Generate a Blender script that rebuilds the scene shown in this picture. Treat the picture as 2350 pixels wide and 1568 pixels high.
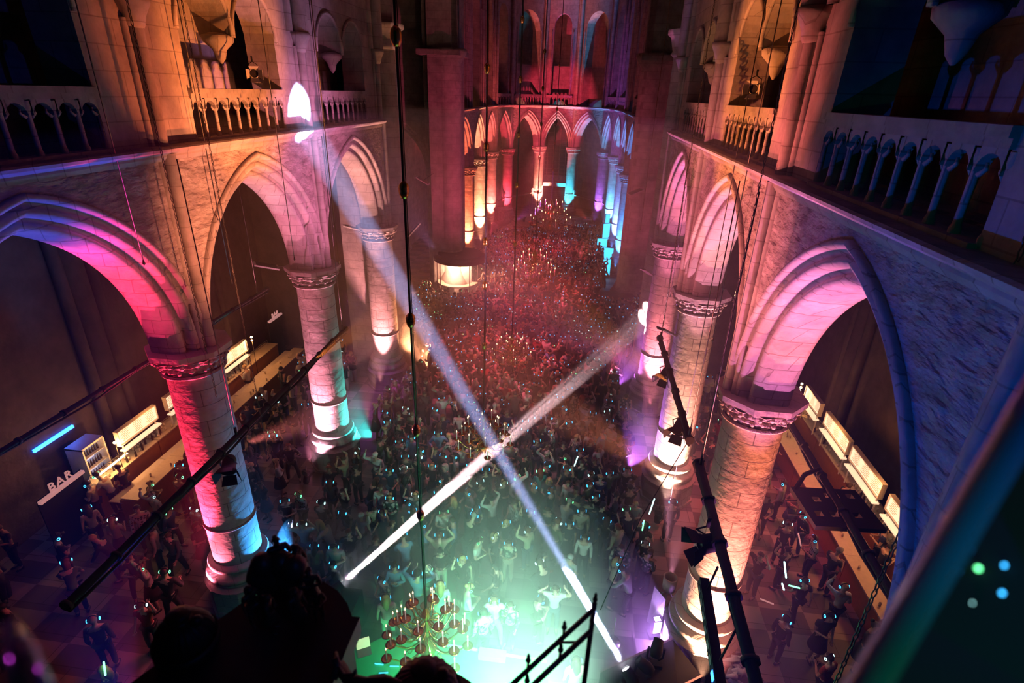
import bpy, bmesh, math, random
from math import sin, cos, pi, sqrt, atan2, radians
from mathutils import Vector, Matrix, noise
rnd = random.Random(7)
for o in list(bpy.data.objects): bpy.data.objects.remove(o)
SC = bpy.context.scene
COL = SC.collection

# ---------------------------------------------------------------- camera
CAM = Vector((2.294, 0.0, 13.726)); YAW, PITCH, ROLL, FPX = 0.1069, 0.4297, 0.0332, 1247.0
_cy, _sy = cos(YAW), sin(YAW)
FW = Vector((-_sy*cos(PITCH), _cy*cos(PITCH), -sin(PITCH)))
_r = Vector((_cy, _sy, 0)); _u = _r.cross(FW)
RT = _r*cos(ROLL) + _u*sin(ROLL); UP = -_r*sin(ROLL) + _u*cos(ROLL)
cam_data = bpy.data.cameras.new('camera'); cam = bpy.data.objects.new('camera', cam_data); COL.objects.link(cam)
cam_data.sensor_width = 36.0; cam_data.lens = FPX/2350*36
cam_data.clip_start = 0.05; cam_data.clip_end = 300
cam.matrix_world = Matrix(((RT.x, UP.x, -FW.x, CAM.x), (RT.y, UP.y, -FW.y, CAM.y), (RT.z, UP.z, -FW.z, CAM.z), (0, 0, 0, 1)))
cam_data.dof.use_dof = True; cam_data.dof.focus_distance = 14.0; cam_data.dof.aperture_fstop = 1.6
SC.camera = cam
def ray(px, py): return (FW + RT*((px-1175)/FPX) - UP*((py-784)/FPX)).normalized()
def at(px, py, t): return CAM + ray(px, py)*t
def onz(px, py, z): d = ray(px, py); return CAM + d*((z-CAM.z)/d.z)
def onx(px, py, x): d = ray(px, py); return CAM + d*((x-CAM.x)/d.x)
def ony(px, py, y): d = ray(px, py); return CAM + d*(y/d.y)
def pix(p):
    d = Vector(p)-CAM; z = d.dot(FW)
    return (1175+FPX*d.dot(RT)/z, 784-FPX*d.dot(UP)/z) if z > .1 else (-9999, -9999)

# ---------------------------------------------------------------- view, world
SC.view_settings.view_transform = 'Standard'; SC.view_settings.look = 'None'
SC.view_settings.gamma = 1; SC.view_settings.use_curve_mapping = False
SC.view_settings.exposure = 0.8
cy = SC.cycles
cy.use_denoising = True
try: cy.denoiser = 'OPENIMAGEDENOISE'
except Exception: pass
cy.max_bounces = 3; cy.diffuse_bounces = 1; cy.glossy_bounces = 2; cy.transmission_bounces = 3
cy.volume_bounces = 0; cy.transparent_max_bounces = 6
cy.sample_clamp_indirect = 1.5; cy.sample_clamp_direct = 0
cy.caustics_reflective = False; cy.caustics_refractive = False
cy.use_adaptive_sampling = True; cy.adaptive_threshold = 0.03
cy.use_light_tree = True
W = bpy.data.worlds.new('World'); SC.world = W; W.use_nodes = True
W.node_tree.nodes['Background'].inputs[0].default_value = (0.0, 0.30, 0.32, 1)
W.node_tree.nodes['Background'].inputs[1].default_value = 0.004

# ---------------------------------------------------------------- lights
def _aim(o, tgt):
    d = Vector(tgt)-o.location
    o.rotation_euler = d.to_track_quat('-Z', 'Y').to_euler()
def spot(name, loc, tgt, col, power, deg=40, blend=.5, rad=.06, vol=1.0):
    l = bpy.data.lights.new(name, 'SPOT'); l.energy = power; l.color = col[:3]
    l.spot_size = radians(deg); l.spot_blend = blend; l.shadow_soft_size = rad
    try: l.volume_factor = vol
    except Exception: pass
    o = bpy.data.objects.new(name, l); COL.objects.link(o); o.location = loc; _aim(o, tgt); return o
def point(name, loc, col, power, rad=.1):
    l = bpy.data.lights.new(name, 'POINT'); l.energy = power; l.color = col[:3]; l.shadow_soft_size = rad
    o = bpy.data.objects.new(name, l); COL.objects.link(o); o.location = loc; return o
PINK = (1, .10, .22); HOT = (1, .28, .30); ROSE = (1, .42, .50); PEACH = (1, .50, .32); ORG = (1, .30, .05); RED = (1, .035, .05)
MAG = (.9, .12, .75); PURP = (.42, .12, 1); BLUE = (.02, .10, 1); CYAN = (.03, .6, 1); TEAL = (.05, .9, .75); WHT = (1, .85, .9); GRN = (.10, 1, .45)
BAY = 6.4447; Y0 = 10.6337
def cy_(i): return Y0 + BAY*i
def uplight(x, y, deg_, col, power, h=6.5, cone=55, dist=1.45, z=.85):
    ang = radians(deg_); sx, sy = x+cos(ang)*dist, y+sin(ang)*dist
    return spot('uplight', (sx, sy, z), (x+cos(ang)*.25, y+sin(ang)*.25, h), col, power, cone, .6, .05)
XL, XR = -6.5, 6.5
y1, y2, y3 = cy_(0), cy_(1), cy_(2)
K = 1.0
# left columns: crimson on the aisle side, blue / turquoise on the nave side
uplight(XL, y1, -128, (1, .03, .09), 11000, 6.8, 34); uplight(XL, y1, -125, (1, .16, .26), 800, 2.4, 58, 1.5)
uplight(XL, y1, 18, (.04, .36, 1), 900, 2.4, 80)
uplight(XL, y2, -105, (1, .25, .38), 2400, 6.0, 55); uplight(XL, y2, -100, (1, .45, .62), 700, 2.4, 80)
uplight(XL, y2, 22, (.03, .9, .82), 900, 2.2, 80)
uplight(XL, y3, -85, (1, .34, .36), 3000, 6.5, 50)
spot('uplight', (-4.7, 24.4, .6), (-6.1, 25.0, 4), (1, .36, .16), 2200, 70, .6)
# right columns
uplight(XR, y1, -100, (1, .46, .26), 1500, 2.2, 80); uplight(XR, y1, -85, (1, .20, .15), 5200, 6.8, 50)
uplight(XR, y2, -100, (1, .58, .40), 1700, 2.6, 80); uplight(XR, y2, -90, (1, .28, .20), 2800, 6.5, 50); uplight(XR, y2, 170, (.55, .16, 1), 1300, 5, 70)
uplight(XR, y3, -95, (1, .22, .28), 3400, 6.0, 55); uplight(XR, y3, 170, (.6, .14, .9), 700, 5, 70)
spot('uplight', (4.7, 24.4, .6), (6.1, 25.0, 6), (1, .12, .22), 2200, 60, .6)
# arch soffits
spot('soffit_spot', (-6.4, y1-4.6, .7), (-6.6, y1-1.3, 9.6), (1, .04, .14), 4200, 15, .5)
spot('soffit_spot', (-6.1, 5.9, 1.0), (-6.5, 7.0, 12), (.04, .04, 1), 3000, 30, .6)
spot('soffit_spot', (-6.1, y1+2.0, .6), (-6.5, y2-1.3, 10.6), (.42, .52, 1), 2600, 30, .5)
spot('soffit_spot', (-6.3, y2-2.6, .6), (-6.5, y2-.9, 9.5), (1, .25, .4), 700, 26, .5)
spot('soffit_spot', (-6.0, y2+2.2, .6), (-6.5, y3-1.3, 10.4), (1, .42, .36), 3200, 30, .5)
spot('soffit_spot', (6.0, y1-5.4, .6), (6.6, y1-1.2, 9.9), (.9, .22, .62), 4600, 26, .5)
spot('soffit_spot', (6.9, y1-3.4, .6), (6.8, y1-.8, 9.2), (1, .22, .02), 2000, 22, .5)
spot('soffit_spot', (6.1, 5.9, .6), (6.5, 7.6, 11.9), (.32, .08, 1), 1500, 30, .6)
spot('soffit_spot', (6.0, y1+1.8, .6), (6.5, y2-1.3, 10.3), (1, .34, .52), 4200, 30, .5)
spot('soffit_spot', (6.0, y2+2.0, .6), (6.5, y3-1.2, 10.3), (1, .20, .46), 3400, 30, .5)
# wall washes from the hanging bars
spot('wall_wash', (4.6, 9.0, 6.9), (-6.2, y1+1.9, 11.0), (1, .27, .12), 7500, 28, .9)
spot('wall_wash', (4.8, 13.0, 6.9), (-6.2, y2+.2, 11.4), (.9, .21, .46), 5200, 32, .9)
spot('wall_wash', (4.8, 9.0, 6.9), (-6.2, y1-1.2, 9.6), (.7, .12, .12), 700, 26, .9)
spot('wall_wash', (-4.8, 9.6, 6.2), (6.0, y1+1.0, 10.8), (1, .21, .18), 6500, 28, .9)
spot('wall_wash', (-4.8, 13.0, 6.2), (6.2, y2+.2, 11.2), (1, .16, .22), 3800, 32, .9)
spot('wall_wash', (-4.8, 8.6, 6.2), (6.0, y1-1.4, 10.6), (.62, .12, .38), 1100, 22, .9)
spot('wall_wash', (-3.6, 2.0, 7), (6.4, 5.4, 10.2), (.0, .07, .6), 1300, 50, .9)
spot('wall_wash', (4.2, 2.5, 7), (-6.4, 6.0, 11.4), (.01, .04, .6), 260, 44, .9)
# gallery lights: orange low lamps, blue-ish beyond
spot('gallery_wash', (5.0, y1+2.0, 7.1), (-6.6, y1+3.2, 14.4), (1, .24, .05), 6500, 24, .5, .03)
spot('gallery_wash', (-2.4, y1+1.2, 9.5), (-6.0, y1+.5, 13.8), (1, .17, .05), 800, 30, .8)
spot('gallery_wash', (-2.0, y2-.5, 9.0), (-6.1, y2, 14.2), (.60, .28, .66), 620, 44, .8)
spot('gallery_wash', (-5.0, y1+3.0, 6.4), (6.6, y1+3.4, 14.4), (1, .25, .05), 7000, 23, .5, .03)
spot('gallery_wash', (2.2, y1+.8, 9.5), (6.0, y1+.4, 13.8), (1, .14, .12), 900, 28, .8)
spot('gallery_wash', (2.4, y2-.5, 9.0), (6.1, y2+1, 14.0), (.9, .30, .10), 360, 50, .8)
# choir
for (x, y), c, p in (((-6.75, 45.3), (1, .16, .07), 9000), ((-6.75, 51.4), (1, .32, .16), 13000), ((-6.75, 58.2), (1, .15, .12), 8000), ((-5.6, 62.6), (1, .05, .09), 5000), ((-2.45, 67.1), (1, .26, .18), 8000)):
    uplight(x, y, -75, c, p, 6.2, 55, 1.5, .9)
for (x, y), c, p in (((1.5, 67.1), (.03, .65, 1), 4000), ((4.95, 62.7), (.30, .10, .8), 3000), ((6.0, 58.6), (.10, .45, 1), 6000), ((6.35, 51.4), (.14, .30, 1), 8000), ((6.4, 45.3), (.04, .30, 1), 6000)):
    uplight(x, y, -110, c, p, 4.5 if x < 2 else 6, 55, 1.5, .9)
spot('choir_wash', (-4.6, 44, 3), (-1, 67, 11.6), (1, .05, .11), 15000, 25)
spot('choir_wash', (3.5, 52, 3), (-6.6, 54, 11), (1, .10, .09), 3500, 46)
spot('choir_wash', (-3, 50, 3), (6.4, 56, 10.8), (.35, .08, .6), 3000, 50)
spot('choir_wash', (0, 50, 3), (0, 67, 16), (1, .05, .13), 500, 56)
spot('choir_soffit', (-1.2, 64.5, 1), (0.2, 67.2, 11.5), (1, .10, .10), 2500, 40)
spot('pier_uplight', (5.0, 36.0, .8), (6.2, 37.8, 4.5), (.50, .14, 1), 6000, 60)
# haze glow
spot('haze_light', (-1.0, 24, 10.5), (-.6, 24.5, 0), (1, .10, .16), 4000, 62, 1, .3)  # overhead spots without fixtures, added to make the haze glow
spot('haze_light', (0, 33.0, 11.5), (0, 34, 0), (1, .08, .14), 5200, 62, 1, .3)
spot('haze_light', (0, 46.0, 11.0), (0, 46, 0), (1, .07, .13), 3500, 60, 1, .3)
spot('haze_light', (-.5, 16.5, 10.0), (-.3, 17, 0), (1, .24, .32), 1100, 62, 1, .3)
spot('haze_light', (-6.4, 20.3, 7.0), (-6.6, 20.3, 0), (.55, .08, .85), 500, 60, 1, .3)
spot('haze_light', (8.5, 17.5, 8.0), (9.0, 16.5, 0), (1, .10, .12), 900, 70, 1, .3)
spot('stage_wash', (1.6, 6.2, 2.4), (.4, 9.0, .0), (.06, 1, .38), 7000, 96, 1, .25)
spot('stage_wash', (3.0, 5.4, 4.5), (.9, 11.0, .3), (.46, 1, .72), 5600, 66, 1, .25)
spot('stage_wash', (2.0, 2.0, 9.0), (.6, 11.2, .6), (1, .76, .72), 1700, 34, 1, .15)
# coloured spots added beside the camera to streak the glossy tubes
spot('gallery_lamp', (3.35, .15, 14.1), (2.9, .7, 13.3), (.02, .16, 1), 14, 40, .5, .012)
spot('gallery_lamp', (3.5, 1.5, 13.6), (2.9, .7, 13.3), (1, .05, .55), 9, 40, .5, .012)
spot('gallery_lamp', (2.5, -.3, 13.0), (2.85, .6, 13.1), (.02, .9, .4), 9, 40, .5, .012)
spot('gallery_lamp', (2.9, 1.4, 14.3), (2.9, .7, 13.3), (.8, .1, 1), 7, 40, .5, .012)
spot('gallery_lamp', (1.0, -.2, 13.9), (1.75, .5, 13.1), (1, .05, .55), 5, 30, .5, .012)
spot('pier_wash', (0, 30, 4), (-7, 38, 9), (1, .10, .22), 800, 56)  # pink spots added to lift the dark crossing piers
spot('pier_wash', (0, 30, 4), (7, 38, 9), (1, .10, .24), 700, 56)
spot('pier_wash', (-1, 31, 4), (-9, 39, 13), (1, .10, .22), 700, 60)
# moving-head beams
BEAM_B0 = Vector((4.27, 8.76, 1.5)); BEAM_B1 = Vector((-6.0, 16.5, 12.9))
BEAM_P0 = Vector((-3.16, 10.13, 1.5)); BEAM_P1 = Vector((6.3, 25.0, 4.4))
spot('beam', BEAM_B0, BEAM_B1, (.42, .50, 1), 1500000, 3.2, .3, .06)
spot('beam', BEAM_P0, BEAM_P1, (1, .62, .66), 1500000, 4.0, .3, .06)
spot('beam', (5.1, 9.35, 1.6), (6.2, 12.5, 3.0), (.25, .45, 1), 3000, 6, .4, .05)

HZ = .009
# ---------------------------------------------------------------- helpers
def tag(o, label=None, cat=None, group=None, kind=None):
    if label: o['label'] = label
    if cat: o['category'] = cat
    if group: o['group'] = group
    if kind: o['kind'] = kind
    return o
class MB:
    def __init__(s): s.v = []; s.f = []; s.m = []; s.mi = 0; s.sm = []
    def add(s, vs, fs, smooth=False):
        n = len(s.v); s.v += [tuple(p) for p in vs]
        for f in fs: s.f.append([i+n for i in f]); s.m.append(s.mi); s.sm.append(smooth)
        return s
    def box(s, c, d, rz=0, M=None):
        x, y, z = d[0]/2, d[1]/2, d[2]/2
        vs = [Vector((a*x, b*y, e*z)) for a in (-1, 1) for b in (-1, 1) for e in (-1, 1)]
        R = M if M is not None else Matrix.Rotation(rz, 3, 'Z')
        vs = [R @ p + Vector(c) for p in vs]
        return s.add(vs, [(0, 1, 3, 2), (4, 6, 7, 5), (0, 4, 5, 1), (2, 3, 7, 6), (0, 2, 6, 4), (1, 5, 7, 3)])
    def bb(s, a, b):
        return s.box([(a[i]+b[i])/2 for i in range(3)], [abs(b[i]-a[i]) for i in range(3)])
    def tube(s, pts, r, n=8, cap=True, smooth=True):
        pts = [Vector(p) for p in pts]; m = len(pts)
        rs = r if isinstance(r, (list, tuple)) else [r]*m
        vs = []; ref = None
        for i, p in enumerate(pts):
            d = (pts[min(i+1, m-1)]-pts[max(i-1, 0)])
            if d.length < 1e-9: d = Vector((0, 0, 1))
            d.normalize()
            if ref is None:
                ref = Vector((0, 0, 1)) if abs(d.z) < .9 else Vector((1, 0, 0))
            a = (ref - d*ref.dot(d))
            if a.length < 1e-5: a = Vector((0, 1, 0)) - d*d.y
            a.normalize(); ref = a; b = d.cross(a)
            for k in range(n):
                t = 2*pi*k/n; vs.append(p+(a*cos(t)+b*sin(t))*rs[i])
        fs = [(i*n+k, i*n+(k+1) % n, (i+1)*n+(k+1) % n, (i+1)*n+k) for i in range(m-1) for k in range(n)]
        s.add(vs, fs, smooth)
        if cap:
            nb = len(s.v)-len(vs)
            s.f.append([nb+k for k in range(n)][::-1]); s.m.append(s.mi); s.sm.append(False)
            s.f.append([nb+(m-1)*n+k for k in range(n)]); s.m.append(s.mi); s.sm.append(False)
        return s
    def lathe(s, prof, c=(0, 0, 0), n=24, smooth=True, fn=None, a0=0, a1=2*pi, M=None):
        full = abs(a1-a0-2*pi) < 1e-6; k1 = n if full else n+1
        vs = []
        for (r, z) in prof:
            for k in range(k1):
                t = a0+(a1-a0)*k/n; rr = r+(fn(t, z, r) if fn else 0)
                p = Vector((rr*cos(t), rr*sin(t), z))
                if M is not None: p = M @ p
                vs.append(p+Vector(c))
        fs = []
        for i in range(len(prof)-1):
            for k in range(n):
                k2 = (k+1) % k1
                fs.append((i*k1+k, i*k1+k2, (i+1)*k1+k2, (i+1)*k1+k))
        return s.add(vs, fs, smooth)
    def prism(s, pts, z0, z1):
        n = len(pts); vs = [(p[0], p[1], z0) for p in pts]+[(p[0], p[1], z1) for p in pts]
        return s.add(vs, [(k, (k+1) % n, n+(k+1) % n, n+k) for k in range(n)]+[list(range(n))[::-1], list(range(n, 2*n))])
    def sph(s, c, r, n=10, m=7, M=None):
        rr = r if isinstance(r, (list, tuple)) else (r, r, r); vs = []
        for i in range(m+1):
            ph = pi*i/m
            for k in range(n):
                t = 2*pi*k/n; p = Vector((rr[0]*sin(ph)*cos(t), rr[1]*sin(ph)*sin(t), rr[2]*cos(ph)))
                if M is not None: p = M @ p
                vs.append(p+Vector(c))
        return s.add(vs, [(i*n+k, (i+1)*n+k, (i+1)*n+(k+1) % n, i*n+(k+1) % n) for i in range(m) for k in range(n)], True)
    def build(s, name, mats, parent=None, loc=(0, 0, 0), rz=0):
        me = bpy.data.meshes.new(name); me.from_pydata([tuple(p) for p in s.v], [], s.f)
        if not isinstance(mats, (list, tuple)): mats = [mats]
        for m in mats: me.materials.append(m)
        me.polygons.foreach_set('use_smooth', s.sm)
        if len(mats) > 1: me.polygons.foreach_set('material_index', s.m)
        me.update()
        o = bpy.data.objects.new(name, me); COL.objects.link(o); o.location = loc; o.rotation_euler = (0, 0, rz)
        if parent: o.parent = parent
        return o
def empty(name, loc=(0, 0, 0), rz=0, label=None, cat=None, group=None):
    o = bpy.data.objects.new(name, None); COL.objects.link(o); o.location = loc; o.rotation_euler = (0, 0, rz)
    o.empty_display_size = .2
    return tag(o, label, cat, group)
KIDS = {}
def dup(root, loc=None, rz=None, label=None, group=None, cat=None):
    r = root.copy(); COL.objects.link(r)
    if loc is not None: r.location = loc
    if rz is not None: r.rotation_euler = (0, 0, rz)
    if label: r['label'] = label
    if group: r['group'] = group
    if cat: r['category'] = cat
    ks = KIDS.get(root.name)
    if ks is None:
        ks = KIDS[root.name] = [(c, list(c.children)) for c in root.children]
    for c, gs in ks:
        d = c.copy(); COL.objects.link(d); d.parent = r
        for g in gs:
            e = g.copy(); COL.objects.link(e); e.parent = d
    return r

# ---------------------------------------------------------------- materials
def mat(name, col=(.5, .5, .5), rough=.6, metal=0, emit=None, es=0, alpha=1, nolamp=True):
    m = bpy.data.materials.new(name); m.use_nodes = True; b = m.node_tree.nodes['Principled BSDF']
    b.inputs['Base Color'].default_value = (*col, 1); b.inputs['Roughness'].default_value = rough; b.inputs['Metallic'].default_value = metal
    if emit:
        b.inputs['Emission Color'].default_value = (*emit, 1); b.inputs['Emission Strength'].default_value = es
        if nolamp: m.cycles.emission_sampling = 'NONE'
    if alpha < 1: b.inputs['Alpha'].default_value = alpha
    nt = m.node_tree
    if not emit:
        nz = nt.nodes.new('ShaderNodeTexNoise'); nz.inputs['Scale'].default_value = 9; tc = nt.nodes.new('ShaderNodeTexCoord')
        nt.links.new(tc.outputs['Object'], nz.inputs['Vector'])
        mx = nt.nodes.new('ShaderNodeMix'); mx.data_type = 'RGBA'; mx.inputs['A'].default_value = (*[c*.8 for c in col], 1); mx.inputs['B'].default_value = (*[min(1, c*1.15) for c in col], 1)
        nt.links.new(nz.outputs['Fac'], mx.inputs['Factor']); nt.links.new(mx.outputs['Result'], b.inputs['Base Color'])
    return m
def stone(name, c0, c1, scale=1.5, bump=.5, brick=None, joint=(.6, .56, .54), stretch=(1, 1, 1), cyl=False, bscale=6):
    m = bpy.data.materials.new(name); m.use_nodes = True; nt = m.node_tree; L = nt.links; N = nt.nodes
    b = N['Principled BSDF']; b.inputs['Roughness'].default_value = .85
    tc = N.new('ShaderNodeTexCoord'); mp = N.new('ShaderNodeMapping'); mp.inputs['Scale'].default_value = stretch
    L.new(tc.outputs['Object'], mp.inputs['Vector'])
    n1 = N.new('ShaderNodeTexNoise'); n1.inputs['Scale'].default_value = scale; n1.inputs['Detail'].default_value = 6; n1.inputs['Roughness'].default_value = .65
    L.new(mp.outputs['Vector'], n1.inputs['Vector'])
    rp = N.new('ShaderNodeValToRGB'); rp.color_ramp.elements[0].position = .35; rp.color_ramp.elements[1].position = .65
    rp.color_ramp.elements[0].color = (*c0, 1); rp.color_ramp.elements[1].color = (*c1, 1)
    L.new(n1.outputs['Fac'], rp.inputs['Fac'])
    n2 = N.new('ShaderNodeTexNoise'); n2.inputs['Scale'].default_value = bscale; n2.inputs['Detail'].default_value = 4
    L.new(mp.outputs['Vector'], n2.inputs['Vector'])
    bp = N.new('ShaderNodeBump'); bp.inputs['Strength'].default_value = bump; bp.inputs['Distance'].default_value = .06
    col = rp.outputs['Color']; hgt = n2.outputs['Fac']
    if brick:
        sx = N.new('ShaderNodeSeparateXYZ'); L.new(tc.outputs['Object'], sx.inputs[0])
        cb = N.new('ShaderNodeCombineXYZ')
        if cyl:
            at2 = N.new('ShaderNodeMath'); at2.operation = 'ARCTAN2'; L.new(sx.outputs['Y'], at2.inputs[0]); L.new(sx.outputs['X'], at2.inputs[1])
            mu = N.new('ShaderNodeMath'); mu.operation = 'MULTIPLY'; mu.inputs[1].default_value = .62; L.new(at2.outputs[0], mu.inputs[0]); L.new(mu.outputs[0], cb.inputs['X'])
        else:
            ad = N.new('ShaderNodeMath'); L.new(sx.outputs['X'], ad.inputs[0]); L.new(sx.outputs['Y'], ad.inputs[1]); L.new(ad.outputs[0], cb.inputs['X'])
        L.new(sx.outputs['Z'], cb.inputs['Y'])
        bt = N.new('ShaderNodeTexBrick'); bt.inputs['Scale'].default_value = 1; bt.inputs['Brick Width'].default_value = brick[0]; bt.inputs['Row Height'].default_value = brick[1]
        bt.inputs['Mortar Size'].default_value = .012; bt.inputs['Mortar Smooth'].default_value = .3
        bt.inputs['Color1'].default_value = (1, 1, 1, 1); bt.inputs['Color2'].default_value = (.82, .82, .82, 1); bt.inputs['Mortar'].default_value = (*joint, 1)
        L.new(cb.outputs[0], bt.inputs['Vector'])
        mx = N.new('ShaderNodeMix'); mx.data_type = 'RGBA'; mx.blend_type = 'MULTIPLY'; mx.inputs['Factor'].default_value = .85
        L.new(col, mx.inputs['A']); L.new(bt.outputs['Color'], mx.inputs['B']); col = mx.outputs['Result']
        ml = N.new('ShaderNodeMath'); ml.operation = 'MULTIPLY_ADD'; L.new(bt.outputs['Fac'], ml.inputs[0]); ml.inputs[1].default_value = -.6; L.new(n2.outputs['Fac'], ml.inputs[2]); hgt = ml.outputs[0]
    L.new(hgt, bp.inputs['Height']); L.new(bp.outputs['Normal'], b.inputs['Normal']); L.new(col, b.inputs['Base Color'])
    return m
M = {}
M['shaft'] = stone('pale_stone_drums', (.42, .37, .34), (.66, .60, .55), 2.2, .35, brick=(1.1, .42), cyl=True, joint=(.2, .17, .16))
M['stone'] = stone('pale_stone', (.40, .36, .33), (.62, .57, .52), 2.0, .3, brick=(.9, .42))
M['arch'] = stone('arch_stone', (.42, .38, .36), (.66, .60, .57), 1.2, .4, brick=(.5, .36), joint=(.5, .46, .44))
M['plaster'] = stone('rough_plaster', (.30, .25, .24), (.64, .58, .56), 2.4, 1.0, stretch=(1, .8, 2.0), bscale=4.5)
for n_ in M['plaster'].node_tree.nodes:
    if n_.type == 'BUMP': n_.inputs['Distance'].default_value = .16
M['carve'] = stone('carved_stone', (.30, .26, .24), (.60, .54, .50), 6, .6, bscale=22)
M['shadestone'] = stone('shade_darkened_stone', (.06, .045, .05), (.12, .09, .10), 1.2, .4)  # same stone, with the shade of the unlit aisles put into its colour
M['black'] = mat('black_metal', (.012, .012, .013), .45)
M['matte'] = mat('matt_black', (.012, .012, .012), .9)
M['brass'] = mat('brass', (.62, .40, .12), .22, 1)
M['white'] = mat('white_enamel', (.8, .78, .76), .4)
M['wood'] = mat('warm_wood', (.45, .20, .07), .45)
M['palewood'] = mat('pale_wood', (.62, .50, .38), .5)
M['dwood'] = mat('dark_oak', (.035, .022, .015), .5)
def floor_mat():
    m = bpy.data.materials.new('stone_slab_floor'); m.use_nodes = True; nt = m.node_tree; L = nt.links; N = nt.nodes; b = N['Principled BSDF']
    b.inputs['Roughness'].default_value = .55
    tc = N.new('ShaderNodeTexCoord'); ck = N.new('ShaderNodeTexChecker'); ck.inputs['Scale'].default_value = 1/.78
    ck.inputs['Color1'].default_value = (.42, .38, .34, 1); ck.inputs['Color2'].default_value = (.15, .14, .14, 1)
    mp = N.new('ShaderNodeMapping'); mp.inputs['Scale'].default_value = (.62, 1, 1); mp.inputs['Location'].default_value = (.1, .2, .3)
    L.new(tc.outputs['Object'], mp.inputs['Vector']); L.new(mp.outputs['Vector'], ck.inputs['Vector'])
    bt = N.new('ShaderNodeTexBrick'); bt.inputs['Scale'].default_value = 1; bt.inputs['Brick Width'].default_value = 1.6; bt.inputs['Row Height'].default_value = .78; bt.inputs['Mortar Size'].default_value = .012
    bt.inputs['Color1'].default_value = (1, 1, 1, 1); bt.inputs['Color2'].default_value = (.6, .6, .6, 1); bt.inputs['Mortar'].default_value = (.15, .15, .15, 1)
    L.new(tc.outputs['Object'], bt.inputs['Vector'])
    mx = N.new('ShaderNodeMix'); mx.data_type = 'RGBA'; mx.blend_type = 'MULTIPLY'; mx.inputs['Factor'].default_value = .8
    L.new(ck.outputs['Color'], mx.inputs['A']); L.new(bt.outputs['Color'], mx.inputs['B']); L.new(mx.outputs['Result'], b.inputs['Base Color'])
    return m
M['floor'] = floor_mat()

# ---------------------------------------------------------------- church shell
ZC, ZL, ZR = 8.13, 12.50, 13.60
def frame(A, B, side):
    A = Vector((A[0], A[1], 0)); B = Vector((B[0], B[1], 0)); t = (B-A).normalized(); n = Vector((t.y, -t.x, 0))*side
    return (A+B)/2, t, n, (B-A).length/2
def arch_z(u, s0, R0, d, zs):
    c = R0-s0; x = abs(u)+c; q = (R0+d)**2-x*x
    return zs+sqrt(q) if q > 0 else zs
PROF = [(d*.82, w) for d, w in [(.78, .03), (.78, -.07), (.71, -.10), (.64, -.05), (.62, .06), (.55, .10), (.52, .05), (.44, .01), (.36, .05), (.33, .14), (.33, .26), (.25, .30), (.22, .24), (.14, .22), (.06, .28), (.04, .40), (0, .44), (0, .90), (.05, 1.0), (.2, 1.06), (.33, 1.08), (.6, 1.16)]]
def arch_bay(mw, ma, A, B, side, zapex=12.13, zs=8.13, ztop=ZL, prof=PROF, seg=18, back=1.15, s_in=.62):
    Mi, t, n, h = frame(A, B, side); s0 = h-s_in; dmax = prof[0][0]
    D = zapex-zs
    R0 = (D*D-dmax*dmax+s0*s0)/(2*(dmax+s0)); R0 = max(R0, s0*.9)
    def P(u, w, z): p = Mi+t*u+n*w; return (p.x, p.y, z)
    c = R0-s0
    for sg in (-1, 1):
        rows = []
        for k in range(seg+2):
            row = []
            for (d, w) in prof:
                th = 0 if k == 0 else math.acos(min(1, c/(R0+d)))*(k-1)/seg if c > 0 else (pi/2)*(k-1)/seg
                R = R0+d; u = R*cos(th)-c; z = zs+R*sin(th)
                if k == 0: z = ZC-.02
                u = min(max(u, 0), h); row.append(P(sg*u, w, z))
            rows.append(row)
        m = len(prof); vs = [p for r_ in rows for p in r_]
        fs = []
        for i in range(len(rows)-1):
            for j in range(m-1): fs.append((i*m+j, i*m+j+1, (i+1)*m+j+1, (i+1)*m+j))
        ma.add(vs, fs, True)
    N = 36; us = [-h+2*h*k/N for k in range(N+1)]; d = .57
    for w in (0, back):
        vs = []
        for u in us: vs += [P(u, w, min(arch_z(u, s0, R0, d, zs), ztop-.01)), P(u, w, ztop)]
        mw.add(vs, [(2*k, 2*k+2, 2*k+3, 2*k+1) for k in range(N)])
def strip(mw, A, B, side, w0, w1, zb, zt, us=None, N=1):
    """wall slab in the AB frame between depths w0,w1, from zb(u) up to zt"""
    Mi, t, n, h = frame(A, B, side)
    if us is None: us = [-h+2*h*k/N for k in range(N+1)]
    f = zb if callable(zb) else (lambda u: zb)
    vs = []
    for u in us:
        for (w, z) in ((w0, f(u)), (w0, zt), (w1, zt), (w1, f(u))):
            p = Mi+t*u+n*w; vs.append((p.x, p.y, z))
    fs = []
    for k in range(len(us)-1):
        a = 4*k
        for j in range(4): fs.append((a+j, a+4+j, a+4+(j+1) % 4, a+(j+1) % 4))
    fs += [(0, 1, 2, 3), (4*(len(us)-1)+3, 4*(len(us)-1)+2, 4*(len(us)-1)+1, 4*(len(us)-1))]
    mw.add(vs, fs)
def lpt(A, B, side, u, w): Mi, t, n, h = frame(A, B, side); p = Mi+t*u+n*w; return p
FX = {-1: 6.0, 1: 5.88}
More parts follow.
